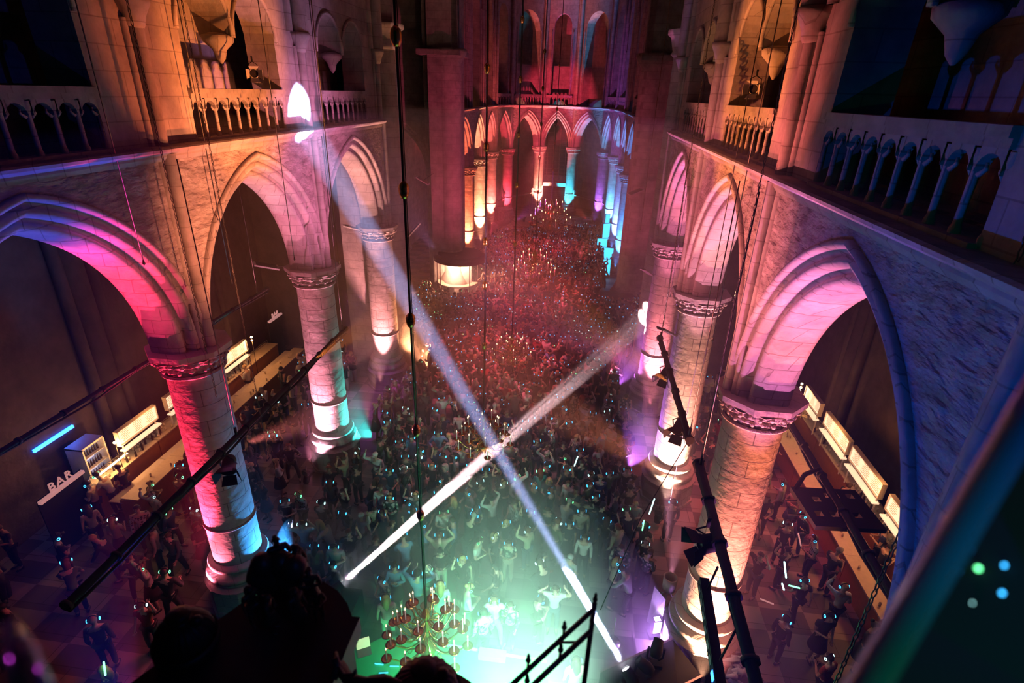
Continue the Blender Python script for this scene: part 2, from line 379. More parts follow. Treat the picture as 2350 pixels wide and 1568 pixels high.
def balustrade(A, B, side, u0, u1, w, z0, z1, label, group, n=None, parts=True):
    """stone gallery parapet with slender posts and small arched heads"""
    Mi, t, nn, h = frame(A, B, side); L = u1-u0; n = n or max(4, round(L/.44))
    o0 = Mi+t*u0+nn*w; rz = atan2(t.y, t.x)
    root = empty('stone_balustrade', (o0.x, o0.y, z0), rz, label, 'balustrade', group)
    r = MB(); H = z1-z0; r.bb((0, -.15, H-.10), (L, .13, H)); r.bb((0, -.10, H-.19), (L, .09, H-.10)); r.bb((0, -.13, -.02), (L, .13, .07))
    r.build('handrail', M['stone'], root)
    st = L/n; a = MB()
    for k in range(n):
        c0 = (k+.5)*st; rr = st/2-.045; zc = H-.19-rr-.05
        K = 8; vs = []
        for j in range(K+1):
            th = pi*j/K; x = c0-cos(th)*rr; z = zc+sin(th)*rr
            for y in (-.06, .06): vs += [(x, y, z), (x, y, H-.18)]
        a.add(vs, [(4*j, 4*j+1, 4*j+5, 4*j+4) for j in range(K)]+[(4*j+2, 4*j+6, 4*j+7, 4*j+3) for j in range(K)]+[(4*j, 4*j+4, 4*j+6, 4*j+2) for j in range(K)])
        for sg in (-1, 1):   # cusps
            a.tube([(c0+sg*rr, 0, zc-.03), (c0+sg*rr*.55, 0, zc+.03), (c0+sg*rr*.62, 0, zc+rr*.5)], [.03, .022, .015], 5)
    a.build('arched_heads', M['arch'], root)
    g = None
    for k in range(n+1):
        x = k*st
        if g is None:
            b = MB(); hh = H-.27
            b.lathe([(.058, .05), (.058, .12), (.04, .16), (.04, hh-.1), (.06, hh-.04), (.06, hh+.06)], n=8)
            g = b.build('baluster', M['arch'], root); g.location = (x, 0, 0)
        else:
            c = g.copy(); COL.objects.link(c); c.location = (x, 0, 0)
    return root
def ledge_strip(ml, A, B, side, h_ext=0):
    Mi, t, n, h = frame(A, B, side); h += h_ext
    pr = [(.15, ZL-.28), (-.04, ZL-.24), (-.10, ZL-.16), (-.10, ZL-.12), (-.22, ZL-.05), (-.24, ZL), (-.20, ZL+.03), (.35, ZL+.05)]
    vs = []
    for u in (-h, h):
        for (w, z) in pr: p = Mi+t*u+n*w; vs.append((p.x, p.y, z))
    k = len(pr); ml.add(vs, [(j, j+1, k+j+1, k+j) for j in range(k-1)]+[tuple(range(k)), tuple(range(k, 2*k))])
def vshaft(mv, x, y, z0, z1, r=.12, n=(1, 0), tri=True):
    mv.lathe([(r, z0), (r, z1)], (x, y, 0), 12)
    if tri:
        for sg in (-1, 1): mv.lathe([(r*.62, z0), (r*.62, z1)], (x+n[1]*sg*r*1.5+n[0]*r*.6, y+n[0]*sg*r*1.5+n[1]*r*.6, 0), 8)

# floor and outer shell
f = MB(); f.add([(-22, -6, 0), (22, -6, 0), (22, 86, 0), (-22, 86, 0)], [(0, 1, 2, 3)]); tag(f.build('floor', M['floor']), 'worn stone slab church floor in pale and dark tiles', kind='structure')
f = MB(); f.bb((-22, -6, 24.5), (22, 86, 25)); tag(f.build('ceiling', M['shadestone']), 'dark church ceiling high above', kind='structure')
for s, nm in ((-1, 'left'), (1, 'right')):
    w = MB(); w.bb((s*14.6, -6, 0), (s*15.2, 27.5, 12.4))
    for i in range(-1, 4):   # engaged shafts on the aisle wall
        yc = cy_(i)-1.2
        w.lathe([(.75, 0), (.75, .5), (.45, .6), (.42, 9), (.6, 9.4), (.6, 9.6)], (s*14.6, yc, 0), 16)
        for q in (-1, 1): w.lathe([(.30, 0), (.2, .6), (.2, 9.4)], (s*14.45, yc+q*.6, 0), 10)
    tag(w.build('wall_aisle_'+nm, M['shadestone']), 'dark outer aisle wall behind the %s-hand bar' % nm, kind='structure')
    w = MB(); w.bb((s*7.05, -6, 12.2), (s*15.2, 27.5, 12.42)); tag(w.build('ceiling_aisle_'+nm, M['shadestone']), 'dark vault over the %s aisle' % nm, kind='structure')

# nave arcades
for s, nm in ((-1, 'left'), (1, 'right')):
    mw, ma, ml, mv, mu = MB(), MB(), MB(), MB(), MB(); fx = s*FX[s]
    for i in range(-2, 2):
        A = (fx, cy_(i)); B = (fx, cy_(i+1))
        arch_bay(mw, ma, A, B, s); ledge_strip(ml, A, B, s)
        # gallery wall above the parapet: pair of arches meeting on a pendant corbel
        half = BAY/2; op = half-1.22; r = op/2*.94
        def zb(u, op=op, r=r):
            a = abs(u)
            if a >= op: return ZL
            q = abs(a-op/2); q = min(q, r)
            return 14.72+sqrt(max(0, r*r-q*q))*1.15
        us = [-half, -op-.001, -op] + [-op+2*op*k/48 for k in range(1, 48)] + [op, op+.001, half]
        strip(mu, A, B, s, .12, .95, zb, 24.4, us)
        strip(mu, A, B, s, 1.75, 1.9, ZL-.1, 24.4)
        strip(mu, A, B, s, .3, 1.9, ZL-.3, 0 and 0 or ZL-.05)
        Mi, t, n, h = frame(A, B, s); p = Mi+n*.5
        ma.lathe([(.02, 14.15), (.10, 14.25), (.16, 14.45), (.34, 14.62), (.36, 14.74), (.2, 14.8)], (p.x, p.y, 0), 10)
        for a in (-1, 1):    # moulded ring round each gallery arch
            pts = []
            for k in range(15):
                th = pi*k/14; p = Mi+t*(a*op/2-cos(th)*(r+.05))+n*.1; pts.append((p.x, p.y, 14.72+sin(th)*(r+.05)*1.15))
            ma.tube(pts, .055, 6)
    for i in range(-2, 3):
        y = cy_(i); vshaft(mv, fx-s*.05, y, ZC, ZL-.1, .13, (s, 0)); vshaft(mv, fx+s*.05, y, ZL, 14.75, .13, (s, 0))
        mv.lathe([(.12, 14.6), (.16, 14.65), (.2, 14.8), (.3, 15.0), (.32, 15.1), (.25, 15.12)], (fx+s*.02, y, 0), 10, fn=lambda t, z, r: .02*sin(9*t)*sin(z*40))
        vshaft(mv, fx+s*.0, y, 15.1, 24.4, .26, (s, 0))
    W_ = mw.build('wall_'+nm, M['plaster']); tag(W_, 'rough plastered arcade wall above the %s-hand nave arches' % nm, kind='structure')
    mu.build('gallery_wall', M['stone'], W_); a = ma.build('arch_moulding', M['arch'], W_); ml.build('string_course', M['arch'], W_); mv.build('vault_shaft', M['stone'], W_)
    for i in range(-2, 2):
        A = (fx, cy_(i)); B = (fx, cy_(i+1)); half = BAY/2
        nth = {-2: 'above the camera side', -1: 'dark blue, nearest the camera', 0: 'between the first and second %s columns' % nm, 1: 'between the second and third %s columns' % nm}[i]
        u0, u1 = -half+1.22, half-1.22
        balustrade(A, B, s, u0, u1, .16, ZL+.02, ZR, 'carved stone gallery balustrade on the %s wall, %s' % (nm, nth), 'nave gallery balustrades')

# columns
def octo(r, rot=pi/8): return [(r*cos(rot+k*pi/4), r*sin(rot+k*pi/4)) for k in range(8)]
def make_column(name, x, y, label, group, half=False, zc=ZC):
    root = empty(name, (x, y, 0), 0, label, 'column', group)
    b = MB(); b.prism(octo(1.02), 0, .12); b.prism(octo(.95), .12, .92); b.prism(octo(1.0), .92, .98)
    b.lathe([(.98, .98), (.90, 1.06), (.78, 1.12), (.86, 1.16), (.90, 1.24), (.86, 1.33), (.72, 1.38), (.68, 1.46), (.78, 1.50), (.80, 1.57), (.76, 1.63), (.64, 1.68)], n=32)
    b.build('base', M['arch'], root)
    sft = MB(); k = 24; sft.lathe([(.635-.02*j/k, 1.66+(zc-.66-1.66)*j/k) for j in range(k+1)], n=40, fn=lambda t, z, r: .008*noise.noise(Vector((cos(t)*3+x, sin(t)*3, z*2))))
    for zz in (2.9,): sft.lathe([(.635, zz-.05), (.665, zz-.02), (.67, zz+.02), (.635, zz+.05)], n=32)
    sft.build('shaft', M['shaft'], root)
    c = MB(); z0 = zc-.66
    c.lathe([(.62, z0), (.70, z0+.02), (.72, z0+.06), (.68, z0+.10)], n=32)
    def fol(t, z, r): return .035*sin(12*t+6*sin(z*14))*sin((z-z0)*22)+.05*noise.noise(Vector((cos(t)*7+x, sin(t)*7, z*9)))
    c.lathe([(.63+.20*(j/14)**1.6+(.05 if j in (4, 5, 10, 11) else 0), z0+.10+.38*j/14) for j in range(15)], n=96, fn=fol)
    for row, (zz, rr) in enumerate(((z0+.22, .70), (z0+.40, .80))):
        for k in range(20):
            t = 2*pi*(k+.5*row)/20+.1*sin(k*7); p = (rr*cos(t), rr*sin(t), zz+.02*sin(k*3))
            c.sph(p, (.05, .05, .06), 6, 4)
    c.build('carved_capital', M['carve'], root)
    a = MB(); a.prism(octo(.86), zc-.18, zc-.12); a.prism(octo(.93), zc-.12, zc); a.build('abacus', M['arch'], root)
    return root
words = ['nearest', 'second', 'third']
c0 = None
for s, nm in ((-1, 'left'), (1, 'right')):
    for i in range(3):
        hue = {(-1, 0): 'lit crimson and blue', (-1, 1): 'lit pale pink with a turquoise foot', (-1, 2): 'lit peach', (1, 0): 'lit warm peach', (1, 1): 'lit peach with a violet edge', (1, 2): 'lit rose'}[(s, i)]
        lab = 'round stone column, %s, %s on the %s side of the nave' % (hue, words[i], nm)
        if c0 is None: c0 = make_column('stone_column', s*6.5, cy_(i), lab, 'nave arcade columns')
        else: dup(c0, (s*6.5, cy_(i), 0), rnd.random()*.3*0, lab)
# crossing piers
for s, nm in ((-1, 'left'), (1, 'right')):
    p = MB(); p.bb((s*6.5, 23.9, 0), (s*8.4, 27.2, 24.4)); p.lathe([(1.0, 0), (1.0, 1.0), (.8, 1.3), (.75, 1.6), (.66, 1.7), (.62, 15.2)], (s*6.35, 25.2, 0), 24)
    p.lathe([(.62, 15.2), (.75, 15.3), (.68, 15.4), (.8, 15.9), (.95, 16.0), (.95, 16.15)], (s*6.35, 25.2, 0), 24, fn=lambda t, z, r: .03*sin(14*t)*(1 if 15.4 < z < 15.95 else 0))
    p.lathe([(.5, 16.1), (.5, 24.4)], (s*6.35, 25.2, 0), 16)
    p.bb((s*6.3, 25.8, 0), (s*8.2, 27.2, 24.4))
    tag(p.build('wall_crossing_pier_'+nm, M['stone']), 'tall compound pier where the %s nave arcade meets the crossing' % nm, kind='structure')
    p = MB(); x0 = 5.75
    p.bb((s*x0, 37.6, 0), (s*8.0, 39.6, 24.4)); p.bb((s*(x0+.3), 37.2, 0), (s*7.6, 39.9, 24.4))
    p.lathe([(1.2, 0), (1.2, .9), (1.0, 1.2), (.85, 1.6), (.8, 1.8), (.78, 15.3), (1.0, 15.6), (1.15, 15.9), (1.15, 16.1), (.7, 16.1), (.7, 24.4)], (s*6.4, 37.9, 0), 28)
    p.bb((s*5.5, 36.8, 15.7), (s*8.2, 40.0, 16.0))
    tag(p.build('wall_choir_pier_'+nm, M['stone']), 'massive pier at the %s mouth of the choir' % nm, kind='structure')
    # transept walls
    t = MB(); t.bb((s*21.4, 27.2, 0), (s*22, 40, 24.4)); t.bb((s*8.4, 26.9, 0), (s*22, 27.3, 24.4))
    Ax, Bx = (s*8.0, 39.4), (s*14.5, 39.4)
    tag(t.build('wall_transept_'+nm, M['shadestone']), 'dark transept wall on the %s' % nm, kind='structure')
    t = MB(); a = MB(); A, B = (s*8.0, 39.3), (s*14.4, 39.3)
    arch_bay(t, a, A, B, -s, zs=8.3, zapex=12.1, ztop=15.4); t.bb((s*8.0, 39.3, 15.4), (s*22, 40, 24.4)); t.bb((s*14.4, 39.3, 0), (s*22, 40, 15.4))
    w_ = t.build('wall_transept_east_'+nm, M['stone']); tag(w_, 'transept wall with aisle arch on the %s' % nm, kind='structure'); a.build('arch_moulding', M['arch'], w_)

# choir
CH = {-1: [(-6.75, 38.6), (-6.75, 45.3), (-6.75, 51.4), (-6.75, 58.2), (-5.6, 62.6), (-2.45, 67.1)],
      1: [(6.45, 38.6), (6.40, 45.3), (6.35, 51.4), (6.0, 58.6), (4.95, 62.7), (1.5, 67.1)]}
mw, ma, ml, mu, mv = MB(), MB(), MB(), MB(), MB()
segs = [(CH[-1][i], CH[-1][i+1], -1) for i in range(5)]+[(CH[-1][5], CH[1][5], -1)]+[(CH[1][i], CH[1][i+1], 1) for i in range(5)]
def inset(A, B, side, w):
    Mi, t, n, h = frame(A, B, side); return (A[0]+n.x*w, A[1]+n.y*w), (B[0]+n.x*w, B[1]+n.y*w)
for (A, B, sd) in segs:
    A2, B2 = inset(A, B, sd, -.5)
    arch_bay(mw, ma, A2, B2, sd, zapex=12.1, seg=12); ledge_strip(ml, A2, B2, sd, .12)
    Mi, t, n, h = frame(A2, B2, sd)
    # sill wall, clerestory window wall
    strip(mu, A2, B2, sd, 1.4, 1.6, ZL, 16.55)
    hw = h-.95
    def zb(u, hw=hw):
        if abs(u) >= hw: return ZL
        return 16.9+(4.4-1.5)+sqrt(max(0, hw*hw-u*u))*1.15*(1.5/max(hw, .8))*1.0
    us = [-h, -hw-.001] + [-hw+2*hw*k/20 for k in range(21)] + [hw+.001, h]
    strip(mu, A2, B2, sd, .35, 1.4, zb, 24.4, us)
    p = Mi+n*1.2; 
    for sg in (-1, 1):
        p = Mi+t*(sg*(h-.25))+n*.25; mv.lathe([(.16, ZL), (.16, 24.4)], (p.x, p.y, 0), 8)
        p = Mi+t*(sg*(hw+.12))+n*.3; mv.lathe([(.08, ZL), (.08, 19.8)], (p.x, p.y, 0), 6)
for nd in CH[-1][1:]+CH[1][1:]:
    c = Vector((-.2, 56)); d = (Vector(nd)-c).normalized()*-.55; mv.lathe([(.17, ZC), (.17, 24.4)], (nd[0]+d.x*.9, nd[1]+d.y*.9, 0), 10)
W_ = mw.build('wall_choir', M['plaster']); tag(W_, 'red lit arcade wall above the choir columns', kind='structure')
mu.build('clerestory_wall', M['stone'], W_); ma.build('arch_moulding', M['arch'], W_); ml.build('string_course', M['arch'], W_); mv.build('wall_shaft', M['arch'], W_)
for j, (A, B, sd) in enumerate(segs):
    if j in (3, 4, 5, 6, 7+1, 9):
        A2, B2 = inset(A, B, sd, -.5); Mi, t, n, h = frame(A2, B2, sd)
        where = {3: 'left of the apse, above the third side arch', 4: 'above the arch left of the apse window', 5: 'above the central apse arch', 6: 'above the near right choir arch', 8: 'above the far right choir arch', 9: 'above the right apse side arch'}[j]
        balustrade(A2, B2, sd, -h+.5, h-.5, .2, ZL+.02, ZR, 'red lit choir gallery balustrade %s' % where, 'choir gallery balustrades')
names = ['first', 'second', 'third', 'fourth', 'fifth']
for s, nm in ((-1, 'left'), (1, 'right')):
    for i, nd in enumerate(CH[s][1:]):
        dup(c0, (nd[0], nd[1], 0), 0, 'choir column, %s from the crossing on the %s, lit %s' % (names[i], nm, 'orange red' if s < 0 else ('dim violet' if i == 3 else 'blue' if i < 3 else 'blue at its foot')), 'choir columns')
# ambulatory outer wall with the east window
AM = [(-13.2, 40), (-13.2, 58), (-9.5, 68.5), (-3.2, 74.5), (2.6, 74.5), (9.0, 68.5), (12.8, 58), (12.8, 40)]
am = MB(); am2 = MB()
for k in range(len(AM)-1):
    A, B = AM[k], AM[k+1]; sd = -1
    Mi, t, n, h = frame(A, B, sd)
    if k == 3:
        hw = 1.95
        def zb(u): return 0 if abs(u) >= hw else 9.4+sqrt(max(0, (hw+.9)**2-(abs(u)+.9)**2))*.95
        us = [-h, -hw-.001]+[-hw+2*hw*q/24 for q in range(25)]+[hw+.001, h]
        strip(am, A, B, sd, 0, .8, zb, 24.4, us); strip(am, A, B, sd, 0.1, .7, 0, 3.9, [-hw, hw])
    else: strip(am, A, B, sd, 0, .6, 0, 24.4)
    for sg in (-.98, 0, .98):
        if k == 3 and sg == 0: continue
        p = Mi+t*h*sg; am.lathe([(.45, 0), (.3, .6), (.25, 11), (.4, 11.5)], (p.x, p.y, 0), 10)
tag(am.build('wall_ambulatory', M['stone']), 'pale ambulatory wall behind the apse columns', kind='structure')
am = MB(); am.bb((-13, 40, 14.8), (13, 75, 15.1))
# ---------------------------------------------------------------- more materials
M['glassy'] = mat('drinking_glass', (.75, .62, .5), .08); M['steel'] = mat('brushed_steel', (.5, .48, .46), .3, 1)
M['menu'] = mat('lit_menu_panel', (.9, .8, .7), .5, emit=(1, .62, .38), es=.85, nolamp=True)
M['menutext'] = mat('menu_lettering', (.03, .02, .02), .6)
M['shelflit'] = mat('lit_shelf_edge', (.9, .8, .7), .5, emit=(1, .66, .42), es=.6)
M['bulb'] = mat('warm_bulb', (1, .8, .5), .5, emit=(1, .55, .2), es=20)
M['flame'] = mat('candle_flame', (1, .7, .4), .5, emit=(1, .60, .28), es=3)
M['candle'] = mat('white_candle', (.85, .78, .72), .4)
M['bluestrip'] = mat('blue_led_strip', (.1, .3, 1), .5, emit=(.02, .16, 1), es=5)
M['fridge'] = mat('fridge_light', (.8, .85, 1), .5, emit=(.55, .62, 1), es=.45)
M['cyanlit'] = mat('cyan_lit_panel', (.2, .7, 1), .5, emit=(.03, .55, 1), es=1.4)
M['lens'] = mat('glowing_lens', (1, 1, 1), .3, emit=(.9, .9, 1), es=25)
M['warmlens'] = mat('amber_lens', (1, 1, 1), .3, emit=(1, .50, .2), es=30)
M['purplens'] = mat('violet_lens', (1, 1, 1), .3, emit=(.72, .5, 1), es=25)
M['drape'] = mat('black_drape', (.008, .008, .009), .95)
M['canopy'] = mat('dark_canopy', (.05, .02, .02), .8)
M['cream'] = mat('cream_panel', (.62, .52, .48), .6)
M['leadglass'] = mat('dark_leaded_glass', (.03, .025, .025), .25)
M['gstage'] = mat('green_lit_deck', (.06, .32, .14), .8)  # green of the stage light put into the deck colour
M['chain'] = mat('chain_steel', (.10, .095, .09), .35, 1)
M['letter'] = mat('pink_white_letters', (.8, .6, .6), .5, emit=(1, .45, .42), es=.25)
M['cloth'] = mat('blue_grey_cloth', (.16, .22, .36), .8)
def lone(mb, name, m, label, cat, group=None, **k): return tag(mb.build(name, m, **k), label, cat, group)
# ---------------------------------------------------------------- chandeliers
def chandelier_arm(R, zc, drop, sc, r=.016):
    b = MB(); pts = []
    for k in range(11):
        t = k/10; pts.append((.06+(R-.06)*t, 0, zc-drop*sin(pi*min(1, t*1.12))*1.0+(.10*sc)*t**3))
    b.tube(pts, r*sc, 6); e = pts[-1]
    cx = R*.45   # scroll
    b.tube([(cx+cos(a)*(.09-.006*q)*sc, 0, zc+.02*sc+sin(a)*(.09-.006*q)*sc) for q, a in enumerate([i*.6 for i in range(12)])], r*.6*sc, 5)
    return b, e
def make_chandelier(name, x, y, zb, sc, label, knobs, ztop=24.4, tiers=None):
    root = empty(name, (x, y, 0), 0, label, 'chandelier', 'brass candle chandeliers')
    z0 = zb; H = 1.45*sc
    b = MB(); P = [(.01, 0), (.06, .02), (.05, .06), (.16, .14), (.20, .24), (.16, .34), (.06, .42), (.05, .52), (.09, .58), (.05, .64), (.05, .78), (.10, .86), (.05, .94), (.04, 1.08), (.08, 1.16), (.10, 1.24), (.06, 1.34), (.03, 1.40), (.01, 1.45)]
    b.lathe([(r*sc, z0+z*sc) for r, z in P], n=14); b.build('stem', M['brass'], root)
    r_ = MB(); r_.tube([(0, 0, z0+H-.02), (0, 0, ztop)], .022, 6); r_.tube([(.035, 0, z0+H), (.03, .02, ztop)], .008, 4); r_.build('suspension_rod', M['black'], root)
    kn = None
    for kz in knobs:
        if kn is None:
            k = MB(); k.lathe([(.02, -.13), (.05, -.12), (.075, -.06), (.085, 0), (.08, .02), (.085, .03), (.07, .09), (.04, .12), (.02, .14)], n=14); kn = k.build('brass_knob', M['brass'], root); kn.location = (0, 0, kz)
        else: c = kn.copy(); COL.objects.link(c); c.location = (0, 0, kz)
    for (R, zc, drop, n, off) in (tiers or [(.84, .30, .20, 10, 0), (.66, .62, .16, 8, .3), (.46, .92, .12, 6, .1)]):
        am = None
        for k in range(n):
            a = 2*pi*(k+off)/n
            if am is None:
                ab, e = chandelier_arm(R*sc, 0, drop*sc, sc); am = ab.build('arm', M['brass'], root); ex = e
                p = MB(); p.lathe([(.01, 0), (.06, .005), (.11, .03), (.113, .036), (.06, .02), (.02, .02)], n=12); pan = p.build('drip_pan', M['brass'], am); pan.location = ex; pan.scale = (sc,)*3
                c = MB(); c.lathe([(.014, .02), (.014, .27), (.004, .28)], n=6); cn = c.build('candle', M['candle'], am); cn.location = ex; cn.scale = (sc,)*3
                fl = MB(); fl.lathe([(.001, .275), (.016, .30), (.012, .325), (.001, .36)], n=6); fm = fl.build('flame', M['flame'], am); fm.location = ex; fm.scale = (sc,)*3
                am.location = (0, 0, z0+zc*sc); am.rotation_euler = (0, 0, a); first = (am, list(am.children))
            else:
                d = am.copy(); COL.objects.link(d); d.rotation_euler = (0, 0, a)
                for g in first[1]: e_ = g.copy(); COL.objects.link(e_); e_.parent = d
    return root
def kz(px, py, x, y): # height on the vertical at x,y whose picture row is py
    lo, hi = 0, 24
    for _ in range(40):
        m = (lo+hi)/2
        if pix((x, y, m))[1] > py: lo = m
        else: hi = m
    return lo
chA = (-.36, 8.35); chB = (-.22, 15.3); chC = (-.25, 23.6); chD = (-.05, 33.8); chE = (.05, 51)
make_chandelier('chandelier', *chA, kz(0, 1505, *chA), 1.12, 'large brass chandelier in the green haze, nearest the camera', [kz(0, v, *chA) for v in (84, 437, 735, 988, 1183)],
                tiers=[(.86, .34, .22, 10, 0), (.74, .62, .18, 9, .3), (.58, .88, .15, 8, .1), (.40, 1.12, .10, 6, .4)])
make_chandelier('chandelier', *chB, kz(0, 1040, *chB), 1.10, 'white lit brass chandelier where the two light beams cross', [kz(0, v, *chB) for v in (158, 338, 555, 655, 795)])
make_chandelier('chandelier', *chC, kz(0, 838, *chC), 1.12, 'brass chandelier over the dim middle of the crowd', [kz(0, v, *chC) for v in (45, 183, 310, 425, 560)])
make_chandelier('chandelier', *chD, kz(0, 652, *chD), 1.6, 'wide brass chandelier hanging in the crossing', [kz(0, v, *chD) for v in (118, 203, 285, 362, 440)])
make_chandelier('chandelier', *chE, kz(0, 535, *chE), 2.2, 'tall sparkling chandelier in the choir before the apse screen', [kz(0, v, *chE) for v in (150, 250, 330, 390)])
make_chandelier('chandelier', -10.2, 28.0, 4.3, .95, 'small chandelier in the left aisle behind the third column', [7, 9], ztop=12.2)
make_chandelier('chandelier', 10.0, 22.5, 5.6, .95, 'small chandelier in the right aisle behind the second column', [8, 10], ztop=12.2)

# ---------------------------------------------------------------- lighting bars and fixtures
def bar_obj(name, P0, P1, r, label, cat='lighting bar', drops=(), group='hanging lighting bars', ztop=12.4, ext=0):
    root = empty(name, tuple(P0), 0, label, cat, group); P0 = Vector(P0); P1 = Vector(P1); d = P1-P0
    b = MB(); b.tube([(0, 0, 0), d], r, 8); n = max(3, int(d.length/1.0))
    for k in range(n+1): b.tube([d*(k/n)-d.normalized()*.03, d*(k/n)+d.normalized()*.03], r*1.45, 8)
    b.build('bar_tube', M['matte'], root)
    c = MB(); c.tube([(Vector((0, 0, -r*1.9))+d*(k/10)+Vector((0, 0, -.05*sin(k*2.1)))) for k in range(11)], r*.45, 5); c.build('cable_loom', M['matte'], root)
    w = None
    for t in drops:
        p = d*t; w = MB(); w.tube([p, (p.x, p.y, ztop-P0.z)], .012, 5); w.tube([p+Vector((0, 0, .02)), p+Vector((0, 0, .25))], .035, 6); w.build('hanging_cable', M['chain'], root)
    return root
bar_obj('lighting_bar', (-5.2, 5.2, 6.15), (-5.2, 16.3, 6.2), .07, 'long black lighting bar crossing in front of the crimson and blue column', drops=(.42, .98))
bar_obj('lighting_bar', (5.2, 10.45, 6.85), (5.2, 15.8, 6.95), .075, 'black lighting bar in front of the second right column', drops=(.02, .98))
bar_obj('lighting_bar', (5.2, 4.4, 6.55), (5.2, 9.45, 6.95), .095, 'thick black lighting bar rising from the bottom right', drops=(.98,))
bar_obj('lighting_bar', (8.0, 4.8, 6.3), (8.0, 13.4, 6.5), .075, 'black lighting bar carrying the flat black rack over the right bar', drops=(.1, .96))
bar_obj('lighting_bar', (-8.0, 4.5, 7.35), (-8.0, 16.6, 7.35), .05, 'thin black bar behind the crimson and blue column', drops=(.2, .95))
def par_can(loc, tgt, label, sc=1.0, lens='black', group='black par cans'):
    d = (Vector(tgt)-Vector(loc)).normalized(); q = d.to_track_quat('Z', 'Y').to_matrix()
    root = empty('par_can', loc, 0, label, 'stage light', group)
    b = MB(); b.lathe([(.01, -.30), (.10, -.29), (.13, -.22), (.135, 0), (.15, .02), (.15, .06), (.13, .06)], n=16, M=q*sc); b.build('lamp_body', M['matte'], root)
    l = MB(); l.lathe([(0.001, .03), (.128, .03)], n=16, M=q*sc); l.build('lens', M[lens] if lens != 'black' else M['leadglass'], root)
    for k in range(4):
        f = MB(); a = k*pi/2; c = Vector((cos(a), sin(a), 0)); s = Vector((-sin(a), cos(a), 0)); w = .12
        vs = [c*.14-s*w+Vector((0, 0, .06)), c*.14+s*w+Vector((0, 0, .06)), c*.24+s*w*1.25+Vector((0, 0, .24)), c*.24-s*w*1.25+Vector((0, 0, .24))]
        vs = [q @ (v*sc) for v in vs]; n_ = (vs[1]-vs[0]).cross(vs[2]-vs[0]).normalized()*.006
        f.add(vs+[v+n_ for v in vs], [(0, 1, 2, 3), (7, 6, 5, 4), (0, 4, 5, 1), (1, 5, 6, 2), (2, 6, 7, 3), (3, 7, 4, 0)]); f.build('barn_door', M['matte'], root)
    y = MB(); y.tube([q @ Vector((.15*sc, 0, -.1*sc)), Vector((.15*sc, 0, .26*sc)), Vector((0, 0, .34*sc)), Vector((-.15*sc, 0, .26*sc)), q @ Vector((-.15*sc, 0, -.1*sc))], .014*sc, 5)
    y.tube([(0, 0, .33*sc), (0, 0, .50*sc)], .03*sc, 6); y.build('yoke', M['matte'], root)
    return root
par_can((-5.2, 9.35, 5.62), (-4.0, 6.5, 4.6), 'black par can hanging in front of the crimson and blue column', 1.15)
par_can((5.2, 14.3, 6.42), (4.2, 12.8, 5.4), 'black par can hanging at the far end of the right-hand bar', 1.0)
par_can((5.2, 11.6, 6.35), (4.2, 9.8, 5.3), 'black par can in front of the foot of the second right column', 1.1)
par_can((5.05, 7.75, 6.45), (3.4, 7.4, 6.2), 'black par can pointing left from the thick bar at lower right', 1.25)
# white moving spots in the galleries, panels on capitals
par = par_can((-6.35, 14.95, 13.98), (-3, 10, 13), 'white spotlight with barn doors on the left gallery rail', .8, 'black', 'gallery spotlights')
for c in par.children: c.data.materials[0] = M['white'] if c.name.startswith(('lamp', 'barn')) else c.data.materials[0]
par = par_can((6.25, 14.7, 13.98), (3, 10, 13), 'white spotlight with barn doors on the right gallery rail', .8, 'black', 'gallery spotlights')
for c in par.children: c.data.materials[0] = M['white'] if c.name.startswith(('lamp', 'barn')) else c.data.materials[0]
def panel_light(loc, size, rz, tilt, label, m='white', face=None, group='flat floodlights', hold=None):
    root = empty('floodlight_panel', loc, rz, label, 'floodlight', group); R = Matrix.Rotation(tilt, 3, 'Y')
    b = MB(); b.box((0, 0, 0), (size[0], size[1], .05), M=R); b.build('housing', M[m], root)
    g = MB(); g.box(R @ Vector((0, 0, .03)), (size[0]*.85, size[1]*.85, .01), M=R); g.build('lamp_face', M[face or 'leadglass'], root)
    k = MB(); k.tube([(0, 0, 0), Matrix.Rotation(-rz, 3, 'Z') @ (Vector(hold)-Vector(loc)) if hold else R @ Vector((-size[0]/2-.2, 0, -.06))], .02, 5); k.build('bracket', M['black'], root)
    return root
panel_light((-7.4, 34.5, 8.5), (.9, .7), .1, .5, 'white rectangular floodlight beside the left crossing opening', hold=(-7.4, 37.3, 8.6))
panel_light((6.0, 36.2, 8.2), (.9, .8), .2, -.4, 'white square floodlight frame on the right crossing pier', face='cream', hold=(6.3, 37.3, 8.2))
panel_light((-8.2, 17.1, 8.0), (.8, .5), .6, .3, 'pale floodlight on an arm behind the second left column', hold=(-6.8, 17.1, 8.05))
panel_light((-7.4, 23.0, 8.05), (.9, .35), .4, .3, 'pale floodlight left of the third left capital', hold=(-6.8, 23.4, 8.0))
panel_light((8.1, 17.1, 7.9), (.75, .55), -.4, -.3, 'white floodlight behind the second right column', hold=(6.8, 17.1, 8.0))
panel_light((5.55, 16.6, 6.85), (1.1, .3), .9, .5, 'dark slim floodlight below the second right capital', m='matte')
panel_light((5.55, 23.0, 6.9), (.9, .3), .9, .5, 'dark slim floodlight below the third right capital', m='matte')
panel_light((-5.3, 25.1, 7.6), (.9, .14), .8, -.7, 'pale strip light on the left crossing shaft')
